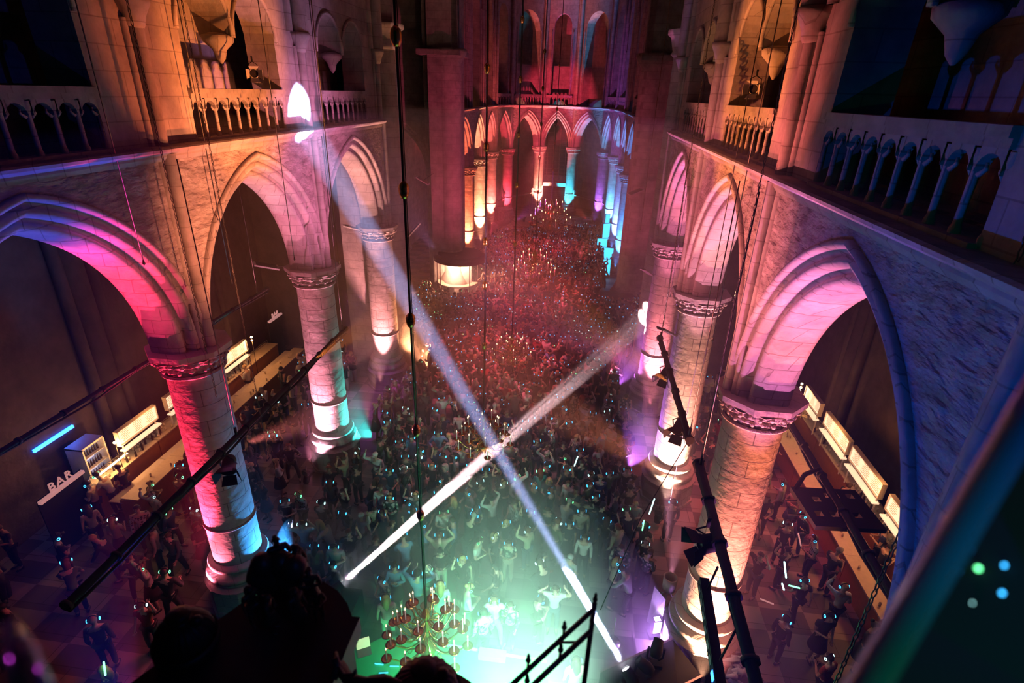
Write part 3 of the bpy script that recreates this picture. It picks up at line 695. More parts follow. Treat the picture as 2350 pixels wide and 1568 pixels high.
# LED batten hanging beside the near right column
root = empty('led_batten', (5.05, 6.55, 5.75), 0, 'long black LED batten hanging under the thick bar, lit blue at its foot', 'stage light')
b = MB(); b.box((0, 0, 0), (.16, 1.7, .22), M=Matrix.Rotation(.25, 3, 'X')); b.build('batten_body', M['matte'], root)
for k in range(7):
    g = MB(); g.box(Matrix.Rotation(.25, 3, 'X') @ Vector((-.085, -.7+k*.23, 0)), (.01, .14, .12), M=Matrix.Rotation(.25, 3, 'X')); g.build('lamp_cell', M['leadglass' if k else 'bluestrip'], root)
for yy in (-.6, .6): g = MB(); g.tube([(0, yy, .1), (.1, yy, .8)], .02, 5); g.build('hanging_strap', M['matte'], root)
# flat black rack on the outer right bar
pc = Vector((8.0, 9.35, 6.25)); root = empty('equipment_rack', pc, .08, 'flat black rack frame with cut-out slots hung above the right-hand bar counter', 'equipment rack')
b = MB()
W_, L_ = 1.35, 1.15
def holes_plate(b, W_, L_, cells):
    nx, ny = 9, 8
    for i in range(nx):
        for j in range(ny):
            if (i, j) in cells: continue
            b.box((-W_/2+W_*(i+.5)/nx, -L_/2+L_*(j+.5)/ny, 0), (W_/nx+.002, L_/ny+.002, .10))
holes_plate(b, W_, L_, {(2, 5), (4, 6), (5, 6), (7, 6), (3, 2), (6, 2), (1, 2)}); b.build('rack_plate', M['matte'], root)
g = MB(); g.tube([(-.62, .5, 0), (-.35, .75, .25), (.0, .9, .3)], .05, 6); g.tube([(-.6, .2, 0), (-.85, .3, -.1), (-.9, .0, -.2), (-.66, -.15, -.05)], .014, 5); g.build('clamp_arm', M['matte'], root)

# chains and cables hanging from the roof
def chain(p0, p1, label, r=.02, step=.09, group='hanging chains'):
    p0 = Vector(p0); p1 = Vector(p1); b = MB(); L = (p1-p0).length; n = int(L/step); d = (p1-p0)/n; dn = d.normalized()
    a = dn.cross(Vector((0, 1, 0))).normalized(); c = dn.cross(a)
    for k in range(n):
        m = p0+d*(k+.5); s = a if k % 2 else c
        vs = []
        for sg in (-1, 1): b.tube([m-d*.62+s*sg*r*.4, m+s*sg*r, m+d*.62+s*sg*r*.4], r*.38, 4, cap=False)
    return lone(b, 'hanging_chain', M['chain'], label, 'chain', group)
def vline(px, y_or_x, v0, v1, x=None, y=None):
    return (x, y, kz(0, v0, x, y)), (x, y, kz(0, v1, x, y))
chain((-5.75, 10.2, 24), (-5.75, 10.2, 7.0), 'chain running down past the vault shaft above the first left column', .022)
chain((-5.0, 10.6, 24), (-5.0, 10.6, 5.1), 'pale chain hanging in front of the second left arch, ending beside the lit menu board', .016)
chain((5.2, 15.6, 24), (5.2, 15.6, 7.0), 'pale chain hanging to the far end of the right-hand lighting bar', .016)
chain((5.2, 9.4, 24), (5.2, 9.4, 7.05), 'pale chain hanging to the end of the thick lighting bar', .016)
chain((6.0, 4.9, 24), (6.0, 4.9, .2), 'dark chain crossing in front of the blue arch at far right', .026, .12)
for k, (x, y, z0, z1, lab) in enumerate([(-5.85, 9.2, 24, 10.6, 'thin cable down the orange pier, left of the vault shaft'), (-5.85, 11.7, 24, 9.4, 'thin cable down the orange pier, right of the vault shaft'), (-5.7, 14.5, 24, 9.2, 'thin cable across the left gallery rail'),
      (-5.75, 17.4, 24, 9.5, 'thin cable beside the bright oval spot on the left pier'), (5.75, 13.2, 24, 3.0, 'thin cable down the lit right wall'), (5.7, 12.0, 24, 8.7, 'thin cable down the orange right pier'), (6.0, 31, 24, 7.0, 'orange cord hanging in the right crossing'), (-3.9, 13.5, 24, 9.5, 'short hook cord hanging inside the second left arch'), (6.2, 20.5, 24, 6.8, 'thin cable over the third right arch'), (4.4, 34, 24, 16, 'fine wire high in the right crossing')]):
    b = MB(); b.tube([(x, y, z0), (x, y, (z0+z1)/2), (x, y, z1)], .012, 5); b.lathe([(.001, z1-.12), (.03, z1-.08), (.012, z1)], (x, y, 0), 6); lone(b, 'hanging_cable', M['chain'] if k != 6 else M['brass'], lab, 'cable', 'thin hanging cables')
b = MB(); b.tube([onz(1378, 1400, 3.0), onz(1470, 1190, 4.6), (5.2, 10.5, 6.82)], .012, 5); lone(b, 'hanging_cable', M['black'], 'slack black cable slanting over the crowd left of the second right column', 'cable', 'thin hanging cables')

# ---------------------------------------------------------------- the two bars
def menu_board(x, y0, y1, z, s, label, lit='menu'):
    root = empty('menu_board', (x, (y0+y1)/2, z), 0, label, 'menu board', 'lit menu boards'); L = abs(y1-y0)
    p = MB(); xx_ = -s*.034; p.add([(xx_, -L/2, -.25), (xx_, L/2, -.25), (xx_, L/2, .25), (xx_, -L/2, .25)], [(0, 1, 2, 3)]); p.build('light_panel', M[lit], root); p = MB(); p.box((s*.0, 0, 0), (.05, L, .52)); p.build('backing', M['matte'], root)
    f = MB()
    for zz in (-.28, .28): f.box((0, 0, zz), (.16, L+.08, .035))
    for yy in (-1, 1): f.box((0, yy*(L/2+.02), 0), (.16, .035, .56))
    for yy in (-1, 1): f.box((-s*0, yy*(L/2-.1), -.75), (.04, .04, 1.0)); 
    f.build('board_frame', M['white'], root)
    t = MB(); r = random.Random(int(y0*10))
    for c in range(3):
        for k in range(7):
            w = L*.26*r.uniform(.5, 1); t.box((-s*.038, -L*.33+c*L*.33, .19-.06*k), (.004, w, .014))
    t.build('menu_lettering', M['menutext'], root)
    sh = MB(); sh.box((-s*.05, 0, -.50), (.22, L, .05)); sh.build('lower_shelf', M['shelflit'], root)
    return root
def glass_group(kind, spots, z, label, group):
    b = MB()
    if kind == 'glass': b.lathe([(.001, 0), (.03, 0), (.038, .12), (.034, .12), (.026, .01)], n=8)
    elif kind == 'bottle': b.lathe([(.001, 0), (.036, 0), (.038, .17), (.014, .23), (.013, .30), (.001, .30)], n=8)
    first = None
    for (x, y) in spots:
        if first is None: first = b.build('drinking_glass' if kind == 'glass' else 'bottle', M['glassy'] if kind == 'glass' else M['dwood']); o = first; o.location = (x, y, z)
        else: o = first.copy(); COL.objects.link(o); o.location = (x, y, z)
        tag(o, label, kind, group)
rb = random.Random(3)
for s, nm in ((-1, 'left'), (1, 'right')):
    X = s*11.65; ya, yb = (12.6, 24.5) if s < 0 else (11.4, 22.8); n = 5; L = (yb-ya)/n
    for k in range(n):
        root = empty('bar_counter', (X, ya+L*(k+.5), 0), 0, 'pale-topped bar counter unit on the %s, %s' % (nm, ['nearest the camera', 'second from the near end', 'middle of the run', 'second from the far end', 'farthest away'][k]), 'bar counter', '%s bar counter run' % nm)
        b = MB(); b.box((s*.1, 0, .5), (.55, L-.02, 1.0)); b.build('front_panel', M['wood'], root)
        t = MB(); t.box((0, 0, 1.06), (.62, L-.01, .05)); t.build('counter_top', M['palewood'], root)
        w = MB(); w.box((s*.55, 0, .86), (.5, L-.02, .04)); w.build('serving_shelf', M['cream'], root)
    xb = s*13.15; m = 4; L = (yb-ya)/m
    for k in range(m):
        root = empty('back_bar', (xb, ya+L*(k+.5), 0), 0, 'warm wooden back bar cabinet behind the %s counter, %s' % (nm, ['nearest', 'second', 'third', 'farthest'][k]), 'cabinet', '%s back bar cabinets' % nm)
        b = MB(); b.box((0, 0, .62), (.62, L-.04, 1.2)); b.build('cabinet_body', M['wood'], root)
        t = MB(); t.box((0, 0, 1.24), (.7, L-.03, .04)); t.build('cabinet_top', M['palewood'], root)
        g = MB(); g.box((s*.05, 0, 1.55), (.02, L*.8, .03)); g.tube([(s*.05, -L*.4, 1.26), (s*.05, -L*.4, 1.55)], .012, 4); g.tube([(s*.05, L*.4, 1.26), (s*.05, L*.4, 1.55)], .012, 4); g.build('glass_rail', M['steel'], root)
    spots = []
    while len(spots) < 110:
        y = rb.uniform(ya+.3, yb-.3); x = xb+rb.uniform(-.28, .28)
        if s < 0 and not (13.2 < y < 16.5 or 19 < y < 22): continue
        if all((x-a)**2+(y-b_)**2 > .0075 for a, b_ in spots): spots.append((x, y))
    glass_group('glass', spots[:80], 1.262, 'clean drinking glass standing among many on the %s back bar' % nm, 'glasses on the %s back bar' % nm)
    glass_group('bottle', spots[80:], 1.262, 'dark bottle standing among the glasses on the %s back bar' % nm, 'bottles on the %s back bar' % nm)
    cs = []
    while len(cs) < 16:
        p = (X+rb.uniform(-.22, .22), rb.uniform(ya+.3, yb-.4))
        if all((p[0]-a)**2+(p[1]-b_)**2 > .01 for a, b_ in cs): cs.append(p)
    glass_group('glass', cs, 1.086, 'drinking glass left on the %s counter top' % nm, 'glasses on the %s counter' % nm)
for (a, b_, lab) in ((14.1, 15.9, 'slanting lit menu board left of the crimson column'), (16.5, 17.9, 'lit menu board partly hidden by the crimson column'), (20.1, 22.0, 'brightest lit menu board right of the crimson column, beside a lamp')):
    menu_board(-12.95, a, b_, 2.3, -1, lab)
for (a, b_, lab) in ((20.2, 21.7, 'farthest lit menu board over the right bar, beside the bare bulbs'), (17.6, 19.6, 'second farthest menu board over the right bar'), (15.2, 17.3, 'menu board over the right bar, second from the camera'), (13.0, 14.7, 'nearest menu board over the right bar')):
    menu_board(12.75, a, b_, 2.45, 1, lab)
def bulbs(x, y, z, n, label):
    root = empty('bare_bulb_lamp', (x, y, z), 0, label, 'lamp'); st = MB(); st.tube([(0, 0, -z), (0, 0, .25)], .015, 5); st.build('lamp_stem', M['black'], root)
    for k in range(n): b = MB(); b.sph((0, .0, .2-.17*k), .05, 8, 6); b.build('bulb', M['bulb'], root)
    point('bulb_light', (x-.15*(1 if x > 0 else -1), y, z), (1, .40, .12), 32, .06)
bulbs(12.55, 21.9, 2.5, 3, 'three bare bulbs at the far end of the right bar'); bulbs(-12.7, 22.2, 2.45, 2, 'bare bulbs right of the brightest left menu board'); bulbs(-12.9, 13.9, 2.1, 1, 'single bare bulb under the slanting left menu board')
for (x, y) in ((12.2, 18.4), (12.2, 15.2), (12.2, 12.8), (-12.3, 20.6), (-12.3, 15.4)): point('bar_light', (x, y, 2.9), (1, .36, .10), 34, .15)
# BAR signs, fridge, strip
def bar_sign(P, L, h, label, lit=True):
    root = empty('bar_sign', P, 0, label, 'sign', 'bar signs')
    b = MB(); b.box((0, 0, -.06), (.12, L, .10)); b.build('sign_ledge', M['letter'] if lit else M['cream'], root)
    c = bpy.data.curves.new('BAR_lettering', 'FONT'); c.body = 'BAR'; c.size = h*1.45; c.extrude = .02; c.space_character = 1.25; c.align_x = 'CENTER'
    t0_ = bpy.data.objects.new('t', c); COL.objects.link(t0_); me_ = bpy.data.meshes.new_from_object(t0_.evaluated_get(bpy.context.evaluated_depsgraph_get())); bpy.data.objects.remove(t0_); me_.materials.clear(); me_.materials.append(M['letter'])
    t = bpy.data.objects.new('lettering', me_); COL.objects.link(t); t.parent = root; t.rotation_euler = (pi/2, 0, pi/2); t.location = (0.02, 0, .06)
    k = MB(); k.box((-.08, 0, -P[2]/2), (.04, L, P[2])); k.build('backboard', M['matte'], root)
bar_sign((-12.9, 11.75, 2.2), 1.55, .27, 'BAR sign with pale letters over a pink ledge at far left'); bar_sign((-13.4, 25.6, 2.3), 1.3, .22, 'dim BAR sign far down the left aisle')
root = empty('display_fridge', (-13.9, 13.75, 0), .0, 'upright white lit display fridge beside the blue light strip', 'fridge')
b = MB(); b.bb((-.35, -.42, 0), (-.30, .42, 2.3)); b.bb((-.35, -.45, 0), (.3, -.40, 2.3)); b.bb((-.35, .40, 0), (.3, .45, 2.3)); b.bb((-.35, -.45, 2.25), (.3, .45, 2.32)); b.build('fridge_cabinet', M['white'], root)
b = MB(); b.bb((-.29, -.4, .1), (-.27, .4, 2.2)); b.build('lit_back', M['fridge'], root)
for z in (.5, .95, 1.4, 1.85):
    b = MB(); b.bb((-.28, -.4, z), (.25, .4, z+.02)); sh = b.build('shelf', M['white'], root)
    for k in range(7):
        q = MB(); q.lathe([(.001, .02), (.035, .02), (.035, .16), (.013, .22), (.012, .27)], (0, 0, 0), 7); o = q.build('bottle', M['dwood'], sh); o.location = (.1, -.3+k*.1, z)
b = MB(); b.bb((-14.58, 12.6, 2.62), (-14.5, 14.1, 2.66)); b.bb((-14.58, 12.6, 2.70), (-14.5, 14.1, 2.72)); lone(b, 'led_strip', M['bluestrip'], 'blue LED strip on the dark wall above the BAR sign', 'light strip')
b = MB(); b.bb((-13.0, 12.9, 1.55), (-12.94, 14.3, 1.58)); lone(b, 'strip_light', M['bulb'], 'thin warm strip light along the left back bar', 'light strip')

# ---------------------------------------------------------------- crossing kiosk, choir fittings
root = empty('bar_kiosk', (-5.9, 39.2, 0), 0, 'rounded bar kiosk with dark canopy and lit interior at the left crossing pier', 'kiosk')
def arc(r, a0, a1, n, c=(0, 0)): return [(c[0]+r*cos(a0+(a1-a0)*k/n), c[1]+r*sin(a0+(a1-a0)*k/n)) for k in range(n+1)]
b = MB(); b.prism(arc(1.9, 0, 2*pi*31/32, 31), 2.75, 2.95); b.prism(arc(1.6, 0, 2*pi*31/32, 31), 2.95, 3.2); b.build('canopy', M['canopy'], root).location = (0.3, -2.0, 0)
b = MB(); rr = 1.35
pts = arc(rr, radians(180), radians(360), 8)
for k in range(8):
    if k == 4: continue
    A, B = Vector((*pts[k], 0)), Vector((*pts[k+1], 0)); b.add([A, B, B+Vector((0, 0, 1.05)), A+Vector((0, 0, 1.05))], [(0, 1, 2, 3)])
    for q in range(5): p = A.lerp(B, (q+.5)/5); b.box((p.x, p.y, .52), (.03, .03, 1.0))
b.build('panelled_front', M['cream'], root).location = (.1, -2.0, 0)
b = MB(); o1 = arc(1.48, radians(180), radians(360), 16); i1 = arc(1.05, radians(180), radians(360), 16); b.prism(o1+i1[::-1], 1.05, 1.12); b.build('counter_ring', M['palewood'], root).location = (.1, -2.0, 0)
b = MB(); b.prism(arc(.9, radians(0), radians(180), 12), .0, 2.7); b.build('inner_wall', M['cream'], root).location = (.1, -1.6, 0)
for k, a in enumerate((185, 225, 315, 355)):
    b = MB(); b.tube([(1.5*cos(radians(a)), 1.5*sin(radians(a)), 0), (1.5*cos(radians(a)), 1.5*sin(radians(a)), 2.75)], .04, 6); b.build('post', M['canopy'], root).location = (.1, -2.0, 0)
b = MB(); b.sph((1.0, -2.6, 2.5), .07, 8, 6); b.build('bulb', M['bulb'], root)
point('kiosk_light', (-5.8, 36.6, 2.45), (1, .45, .28), 520, .15)
root = empty('round_counter', (5.6, 36.0, 0), 0, 'dark-topped round counter with pale pleated skirt at the right crossing pier', 'counter')
b = MB(); b.prism(arc(1.35, 0, 2*pi*23/24, 23), 1.05, 1.13); b.build('counter_top', M['canopy'], root)
b = MB(); b.lathe([(1.2, 0), (1.2, 1.05)], n=96, fn=lambda t, z, r: .03*sin(30*t)); b.build('pleated_skirt', M['cream'], root)
# apse screen: portal and railings between columns
def railing(A, B, z1, label, nb=None):
    A = Vector((*A, 0)); B = Vector((*B, 0)); d = B-A; root = empty('choir_railing', A, atan2(d.y, d.x), label, 'railing', 'choir railings'); L = d.length
    b = MB(); b.bb((0, -.06, z1-.12), (L, .06, z1)); b.bb((0, -.08, .0), (L, .08, .35)); b.build('rails', M['arch'], root)
    b = MB(); n = nb or int(L/.16)
    for k in range(n): b.tube([(L*(k+.5)/n, 0, .3), (L*(k+.5)/n, 0, z1-.05)], .022, 4); b.lathe([(.03, z1), (.001, z1+.18)], (L*(k+.5)/n, 0, 0), 4)
    b.build('bars', M['brass'], root)
    for xx in (0, L): p = MB(); p.bb((xx-.1, -.1, 0), (xx+.1, .1, z1+.35)); p.sph((xx, 0, z1+.45), .12, 8, 6); p.build('post', M['arch'], root)
railing((-5.2, 62.8), (-3.0, 66.6), 2.9, 'brass railing left of the apse portal'); railing((2.0, 66.6), (4.5, 63.0), 2.9, 'brass railing right of the apse portal')
railing((-6.2, 58.8), (-5.7, 62.0), 2.9, 'brass railing in the left apse side bay'); railing((5.2, 62.0), (5.9, 59.2), 2.9, 'brass railing in the right apse side bay')
root = empty('choir_screen', (-.45, 67.0, 0), 0, 'pale framed portal with a dark lattice gate below the apse window', 'screen')
b = MB(); b.bb((-1.75, -.2, 0), (-1.35, .2, 4.1)); b.bb((1.35, -.2, 0), (1.75, .2, 4.1)); b.bb((-1.75, -.2, 3.7), (1.75, .2, 4.1)); b.build('portal_frame', M['white'], root)
b = MB()
for k in range(13): b.bb((-1.35+k*.225-.012, -.03, 0), (-1.35+k*.225+.012, .03, 3.7))
for k in range(16): b.bb((-1.35, -.03, .2+k*.23-.012), (1.35, .03, .2+k*.23+.012))
b.build('lattice', M['brass'], root)
b = MB(); b.bb((-1.75, .1, 4.1), (1.75, .5, 4.9)); b.build('cornice', M['carve'], root)
# east window tracery
root = empty('window_east', (-.3, 74.9, 0), 0, 'dark leaded apse window with stone mullions'); root['kind'] = 'structure'
b = MB(); b.bb((-2.0, .15, 3.9), (2.0, .2, 12.2)); b.build('leaded_glass', M['leadglass'], root)
b = MB()
for k in range(-2, 3): b.bb((k*.78-.06 - (0.02), -.05, 3.9), (k*.78+.06, .12, 9.6-abs(k)*.1))
for k in range(11): b.bb((-1.95, -.02, 4.2+k*.5), (1.95, .04, 4.24+k*.5))
for cx_ in (-1.17, -.39, .39, 1.17): b.tube([(cx_-.39, 0, 9.4), (cx_-.3, 0, 9.9), (cx_, 0, 10.3), (cx_+.3, 0, 9.9), (cx_+.39, 0, 9.4)], .06, 5)
for (cx_, cz, r) in ((-.8, 10.5, .35), (.8, 10.5, .35), (0, 11.1, .45)): b.tube([(cx_+cos(a)*r, 0, cz+sin(a)*r) for a in [i*2*pi/12 for i in range(13)]], .05, 5)
b.build('tracery', M['carve'], root)
# choir steps, platform and benches
b = MB(); b.bb((-5.4, 57.6, 0), (4.6, 66.5, .25)); b.bb((-5.2, 59, .25), (4.4, 66.4, .45)); lone(b, 'choir_steps', M['stone'], 'low stone steps before the apse screen', 'steps')
b = MB(); b.bb((.4, 55.2, 0), (5.0, 58.6, .9)); b.bb((.4, 55.15, .92), (5.0, 55.2, 1.0)); root = empty('stage_platform', (0, 0, 0), 0, 'dark stage platform before the apse, right of the tall chandelier', 'platform')
b.build('platform_deck', M['matte'], root); b = MB()
for k in range(8): b.tube([(.45+k*.65, 58.5, .9), (.45+k*.65, 58.5, 1.9)], .025, 5)
b.tube([(.45, 58.5, 1.9), (5, 58.5, 1.9)], .025, 5); b.build('hand_rail', M['steel'], root)
for (x, lab) in ((-4.3, 'white bench left of the apse portal'), (-.6, 'white bench before the apse portal'), (3.1, 'white bench right of the apse portal')):
    root = empty('altar_bench', (x, 61.5, .45), 0, lab, 'bench', 'white choir benches'); b = MB(); b.bb((-1.1, -.25, .42), (1.1, .25, .62)); b.build('bench_top', M['white'], root)
    for xx in (-.9, .9): b = MB(); b.bb((xx-.1, -.2, 0), (xx+.1, .2, .42)); b.build('bench_leg', M['white'], root)
for k, (x, y, z, w, h, rz) in enumerate([(5.4, 52.6, 1.6, .7, 2.0, .5), (4.9, 48.6, 1.3, .9, 1.6, .3), (5.3, 46.4, 1.0, 1.0, 1.7, -.2), (5.2, 43.8, .9, .6, 1.3, .2), (5.6, 56.0, 1.7, .4, 2.2, .1)]):
    root = empty('lit_panel', (x, y, 0), rz, 'cyan lit display panel at the right choir columns, %s' % ['second from the apse', 'third from the apse', 'brightest and widest', 'lowest and nearest', 'slim one nearest the apse'][k], 'light panel', 'cyan display panels')
    b = MB(); b.bb((-w/2, -.04, z-h/2), (w/2, .04, z+h/2)); b.build('glowing_sheet', M['cyanlit'], root); b = MB(); b.bb((-w/2-.05, .05, 0), (w/2+.05, .1, z+h/2+.05)); b.build('back_frame', M['matte'], root)
root = empty('pulpit', (-5.0, 55.0, 0), 0, 'ornate stone pulpit glowing orange at the left choir columns', 'pulpit')
b = MB(); b.prism(octo(.45), 0, 1.5); b.lathe([(.3, 0), (.3, 1.2), (.9, 1.7), (.95, 1.8)], n=8); b.build('pedestal', M['arch'], root)
b = MB(); b.prism(octo(.95), 1.8, 1.9); b.prism(octo(.85), 1.9, 2.9); b.prism(octo(.97), 2.9, 3.05); b.build('basin', M['carve'], root)
b = MB()
for k in range(9): b.box((.9+k*.26, -1.2+.0*k, 1.55-k*.17), (.28, .9, .12))
b.tube([(.8, -1.65, 2.6), (3.3, -1.65, .9)], .06, 6); b.build('stair', M['arch'], root)
b = MB()
for k in range(22): b.bb((-8.2-k*.22, 31.0, 0), (-8.2-k*.22-.14, 31.08, 2.4))
b.bb((-13.2, 31.08, 1.9), (-8.2, 31.12, 2.1)); lone(b, 'slatted_fence', M['cream'], 'slatted screen across the left transept', 'fence')
# ---------------------------------------------------------------- people
SKINS = [(.62, .40, .30), (.50, .30, .21), (.70, .48, .38), (.30, .17, .11)]
MS = [mat('skin_tone', c, .5) for c in SKINS]
HAIRC = {'brown': (.06, .03, .015), 'dark': (.012, .010, .009), 'blonde': (.50, .34, .16), 'auburn': (.16, .05, .02), 'grey': (.35, .33, .31)}
MH = {k: mat(k+'_hair', c, .6) for k, c in HAIRC.items()}
TOPC = {'black': (.014, .014, .016), 'dark grey': (.05, .05, .055), 'white': (.72, .70, .68), 'pale grey': (.36, .36, .37), 'navy': (.02, .03, .10), 'light blue': (.20, .38, .62), 'dark red': (.28, .03, .03), 'beige': (.48, .38, .28), 'olive': (.10, .11, .05), 'pink': (.62, .26, .30), 'teal': (.03, .26, .28)}
MT = {k: mat(k.replace(' ', '_')+'_fabric', c, .8) for k, c in TOPC.items()}
def pattern_mat(name, a, b, sc):
    m = mat(name, a, .8); nt = m.node_tree; v = nt.nodes.new('ShaderNodeTexVoronoi'); v.inputs['Scale'].default_value = sc; r = nt.nodes.new('ShaderNodeValToRGB'); r.color_ramp.interpolation = 'CONSTANT'
    r.color_ramp.elements[0].color = (*a, 1); r.color_ramp.elements[1].color = (*b, 1); r.color_ramp.elements[1].position = .42
    tc = nt.nodes.new('ShaderNodeTexCoord'); nt.links.new(tc.outputs['Object'], v.inputs['Vector']); nt.links.new(v.outputs['Distance'], r.inputs['Fac']); nt.links.new(r.outputs['Color'], nt.nodes['Principled BSDF'].inputs['Base Color']); return m
MT['floral'] = pattern_mat('floral_fabric', (.55, .5, .45), (.05, .08, .07), 9); MT['patterned'] = pattern_mat('patterned_fabric', (.03, .03, .03), (.55, .52, .5), 13)
BOTC = {'black trousers': (.012, .012, .014), 'jeans': (.05, .08, .16), 'pale trousers': (.52, .46, .38), 'dark trousers': (.035, .03, .03)}
MB_ = {k: mat(k.replace(' ', '_')+'_cloth', c, .8) for k, c in BOTC.items()}
M['ledblue'] = mat('blue_headphone_led', (.1, .5, 1), .4, emit=(.04, .45, 1), es=3.2); M['ledgreen'] = mat('green_headphone_led', (.1, 1, .3), .4, emit=(.15, 1, .35), es=2.6); M['ledwhite'] = mat('pale_headphone_led', (.6, 1, 1), .4, emit=(.45, 1, 1), es=2.6)
def skin_mesh(vs, es, rad, sub=1, name='b'):
    me = bpy.data.meshes.new(name); me.from_pydata(vs, es, []); o = bpy.data.objects.new(name, me); COL.objects.link(o)
    md = o.modifiers.new('s', 'SKIN'); md.use_smooth_shade = True
    for i, d in enumerate(me.skin_vertices[0].data):
        r = rad[i]; d.radius = r if isinstance(r, tuple) else (r, r); d.use_root = (i == 0)
    if sub: s = o.modifiers.new('u', 'SUBSURF'); s.levels = sub; s.render_levels = sub
    dg = bpy.context.evaluated_depsgraph_get(); dg.update(); m2 = bpy.data.meshes.new_from_object(o.evaluated_get(dg)); bpy.data.objects.remove(o); return m2
def V(*a): return Vector(a)
# arms: (elbow, wrist) per side as offsets in body frame, facing +Y;  legs: (knee, ankle)
POSES = {
 'standing, arms down': dict(L=((-.24, -.03, 1.13), (-.25, .06, .90)), R=((.24, -.03, 1.13), (.25, .06, .90))),
 'both arms raised': dict(L=((-.33, .08, 1.52), (-.27, .12, 1.78)), R=((.34, .06, 1.50), (.26, .14, 1.77)), lean=.03),
 'right arm raised': dict(L=((-.26, .02, 1.14), (-.18, .22, 1.10)), R=((.31, .10, 1.53), (.30, .16, 1.82)), turn=.3),
 'left arm raised': dict(L=((-.31, .10, 1.53), (-.30, .14, 1.80)), R=((.26, -.02, 1.13), (.22, .18, 1.02)), turn=-.3),
 'holding a drink': dict(L=((-.24, -.02, 1.13), (-.22, .10, .92)), R=((.24, .04, 1.14), (.12, .30, 1.24)), turn=-.25),
 'hands held in front': dict(L=((-.25, .04, 1.15), (-.07, .26, 1.20)), R=((.25, .04, 1.15), (.07, .27, 1.22)), nod=.05),
 'dancing with bent elbows': dict(L=((-.34, .02, 1.20), (-.28, .24, 1.34)), R=((.34, .00, 1.18), (.22, .25, 1.16)), wide=.09, lean=.05, turn=.35),
 'arms folded': dict(L=((-.26, .06, 1.16), (.10, .19, 1.20)), R=((.26, .06, 1.16), (-.10, .21, 1.17))),
 'bending forward': dict(L=((-.27, .24, 1.12), (-.16, .36, .95)), R=((.27, .22, 1.12), (.2, .40, 1.0)), lean=.22, nod=.05),
 'walking': dict(L=((-.25, .10, 1.15), (-.24, .28, .98)), R=((.25, -.14, 1.14), (.26, -.14, .90)), step=.22),
}
def skeleton(p, wmn=False):
    ln = p.get('lean', 0); wd = p.get('wide', 0); st = p.get('step', 0); tu = p.get('turn', 0); nod = p.get('nod', 0)
    sh = .175 if wmn else .195
    J = {'pel': V(0, 0, .95), 'sp': V(0, ln*.35, 1.17), 'ch': V(0, ln*.8, 1.37), 'nk': V(0, ln*1.05+.01, 1.49), 'hb': V(0, ln*1.15+.025+nod*.4, 1.57), 'hd': V(0, ln*1.25+.035+nod, 1.665)}
    R = Matrix.Rotation(tu*.4, 3, 'Z')
    for s, k in ((-1, 'L'), (1, 'R')):
        e, w = p[k]; J['s'+k] = R @ V(s*sh, ln*.9, 1.425); off = V(0, ln*.6, -.0)
        J['e'+k] = R @ (V(*e)*1.0+off); J['w'+k] = R @ (V(*w)+off)
        # keep upper arm and forearm at human length
        J['e'+k] = J['s'+k]+(J['e'+k]-J['s'+k]).normalized()*.30; J['w'+k] = J['e'+k]+(J['w'+k]-J['e'+k]).normalized()*.26
        J['h'+k] = J['w'+k]+(J['w'+k]-J['e'+k]).normalized()*.075
        J['hp'+k] = V(s*.095, 0, .90); J['kn'+k] = V(s*(.11+wd*.8), .04+s*st*.7, .50); J['an'+k] = V(s*(.11+wd), s*st, .085); J['to'+k] = V(s*(.13+wd*1.1), .15+s*st, .035)
    return J
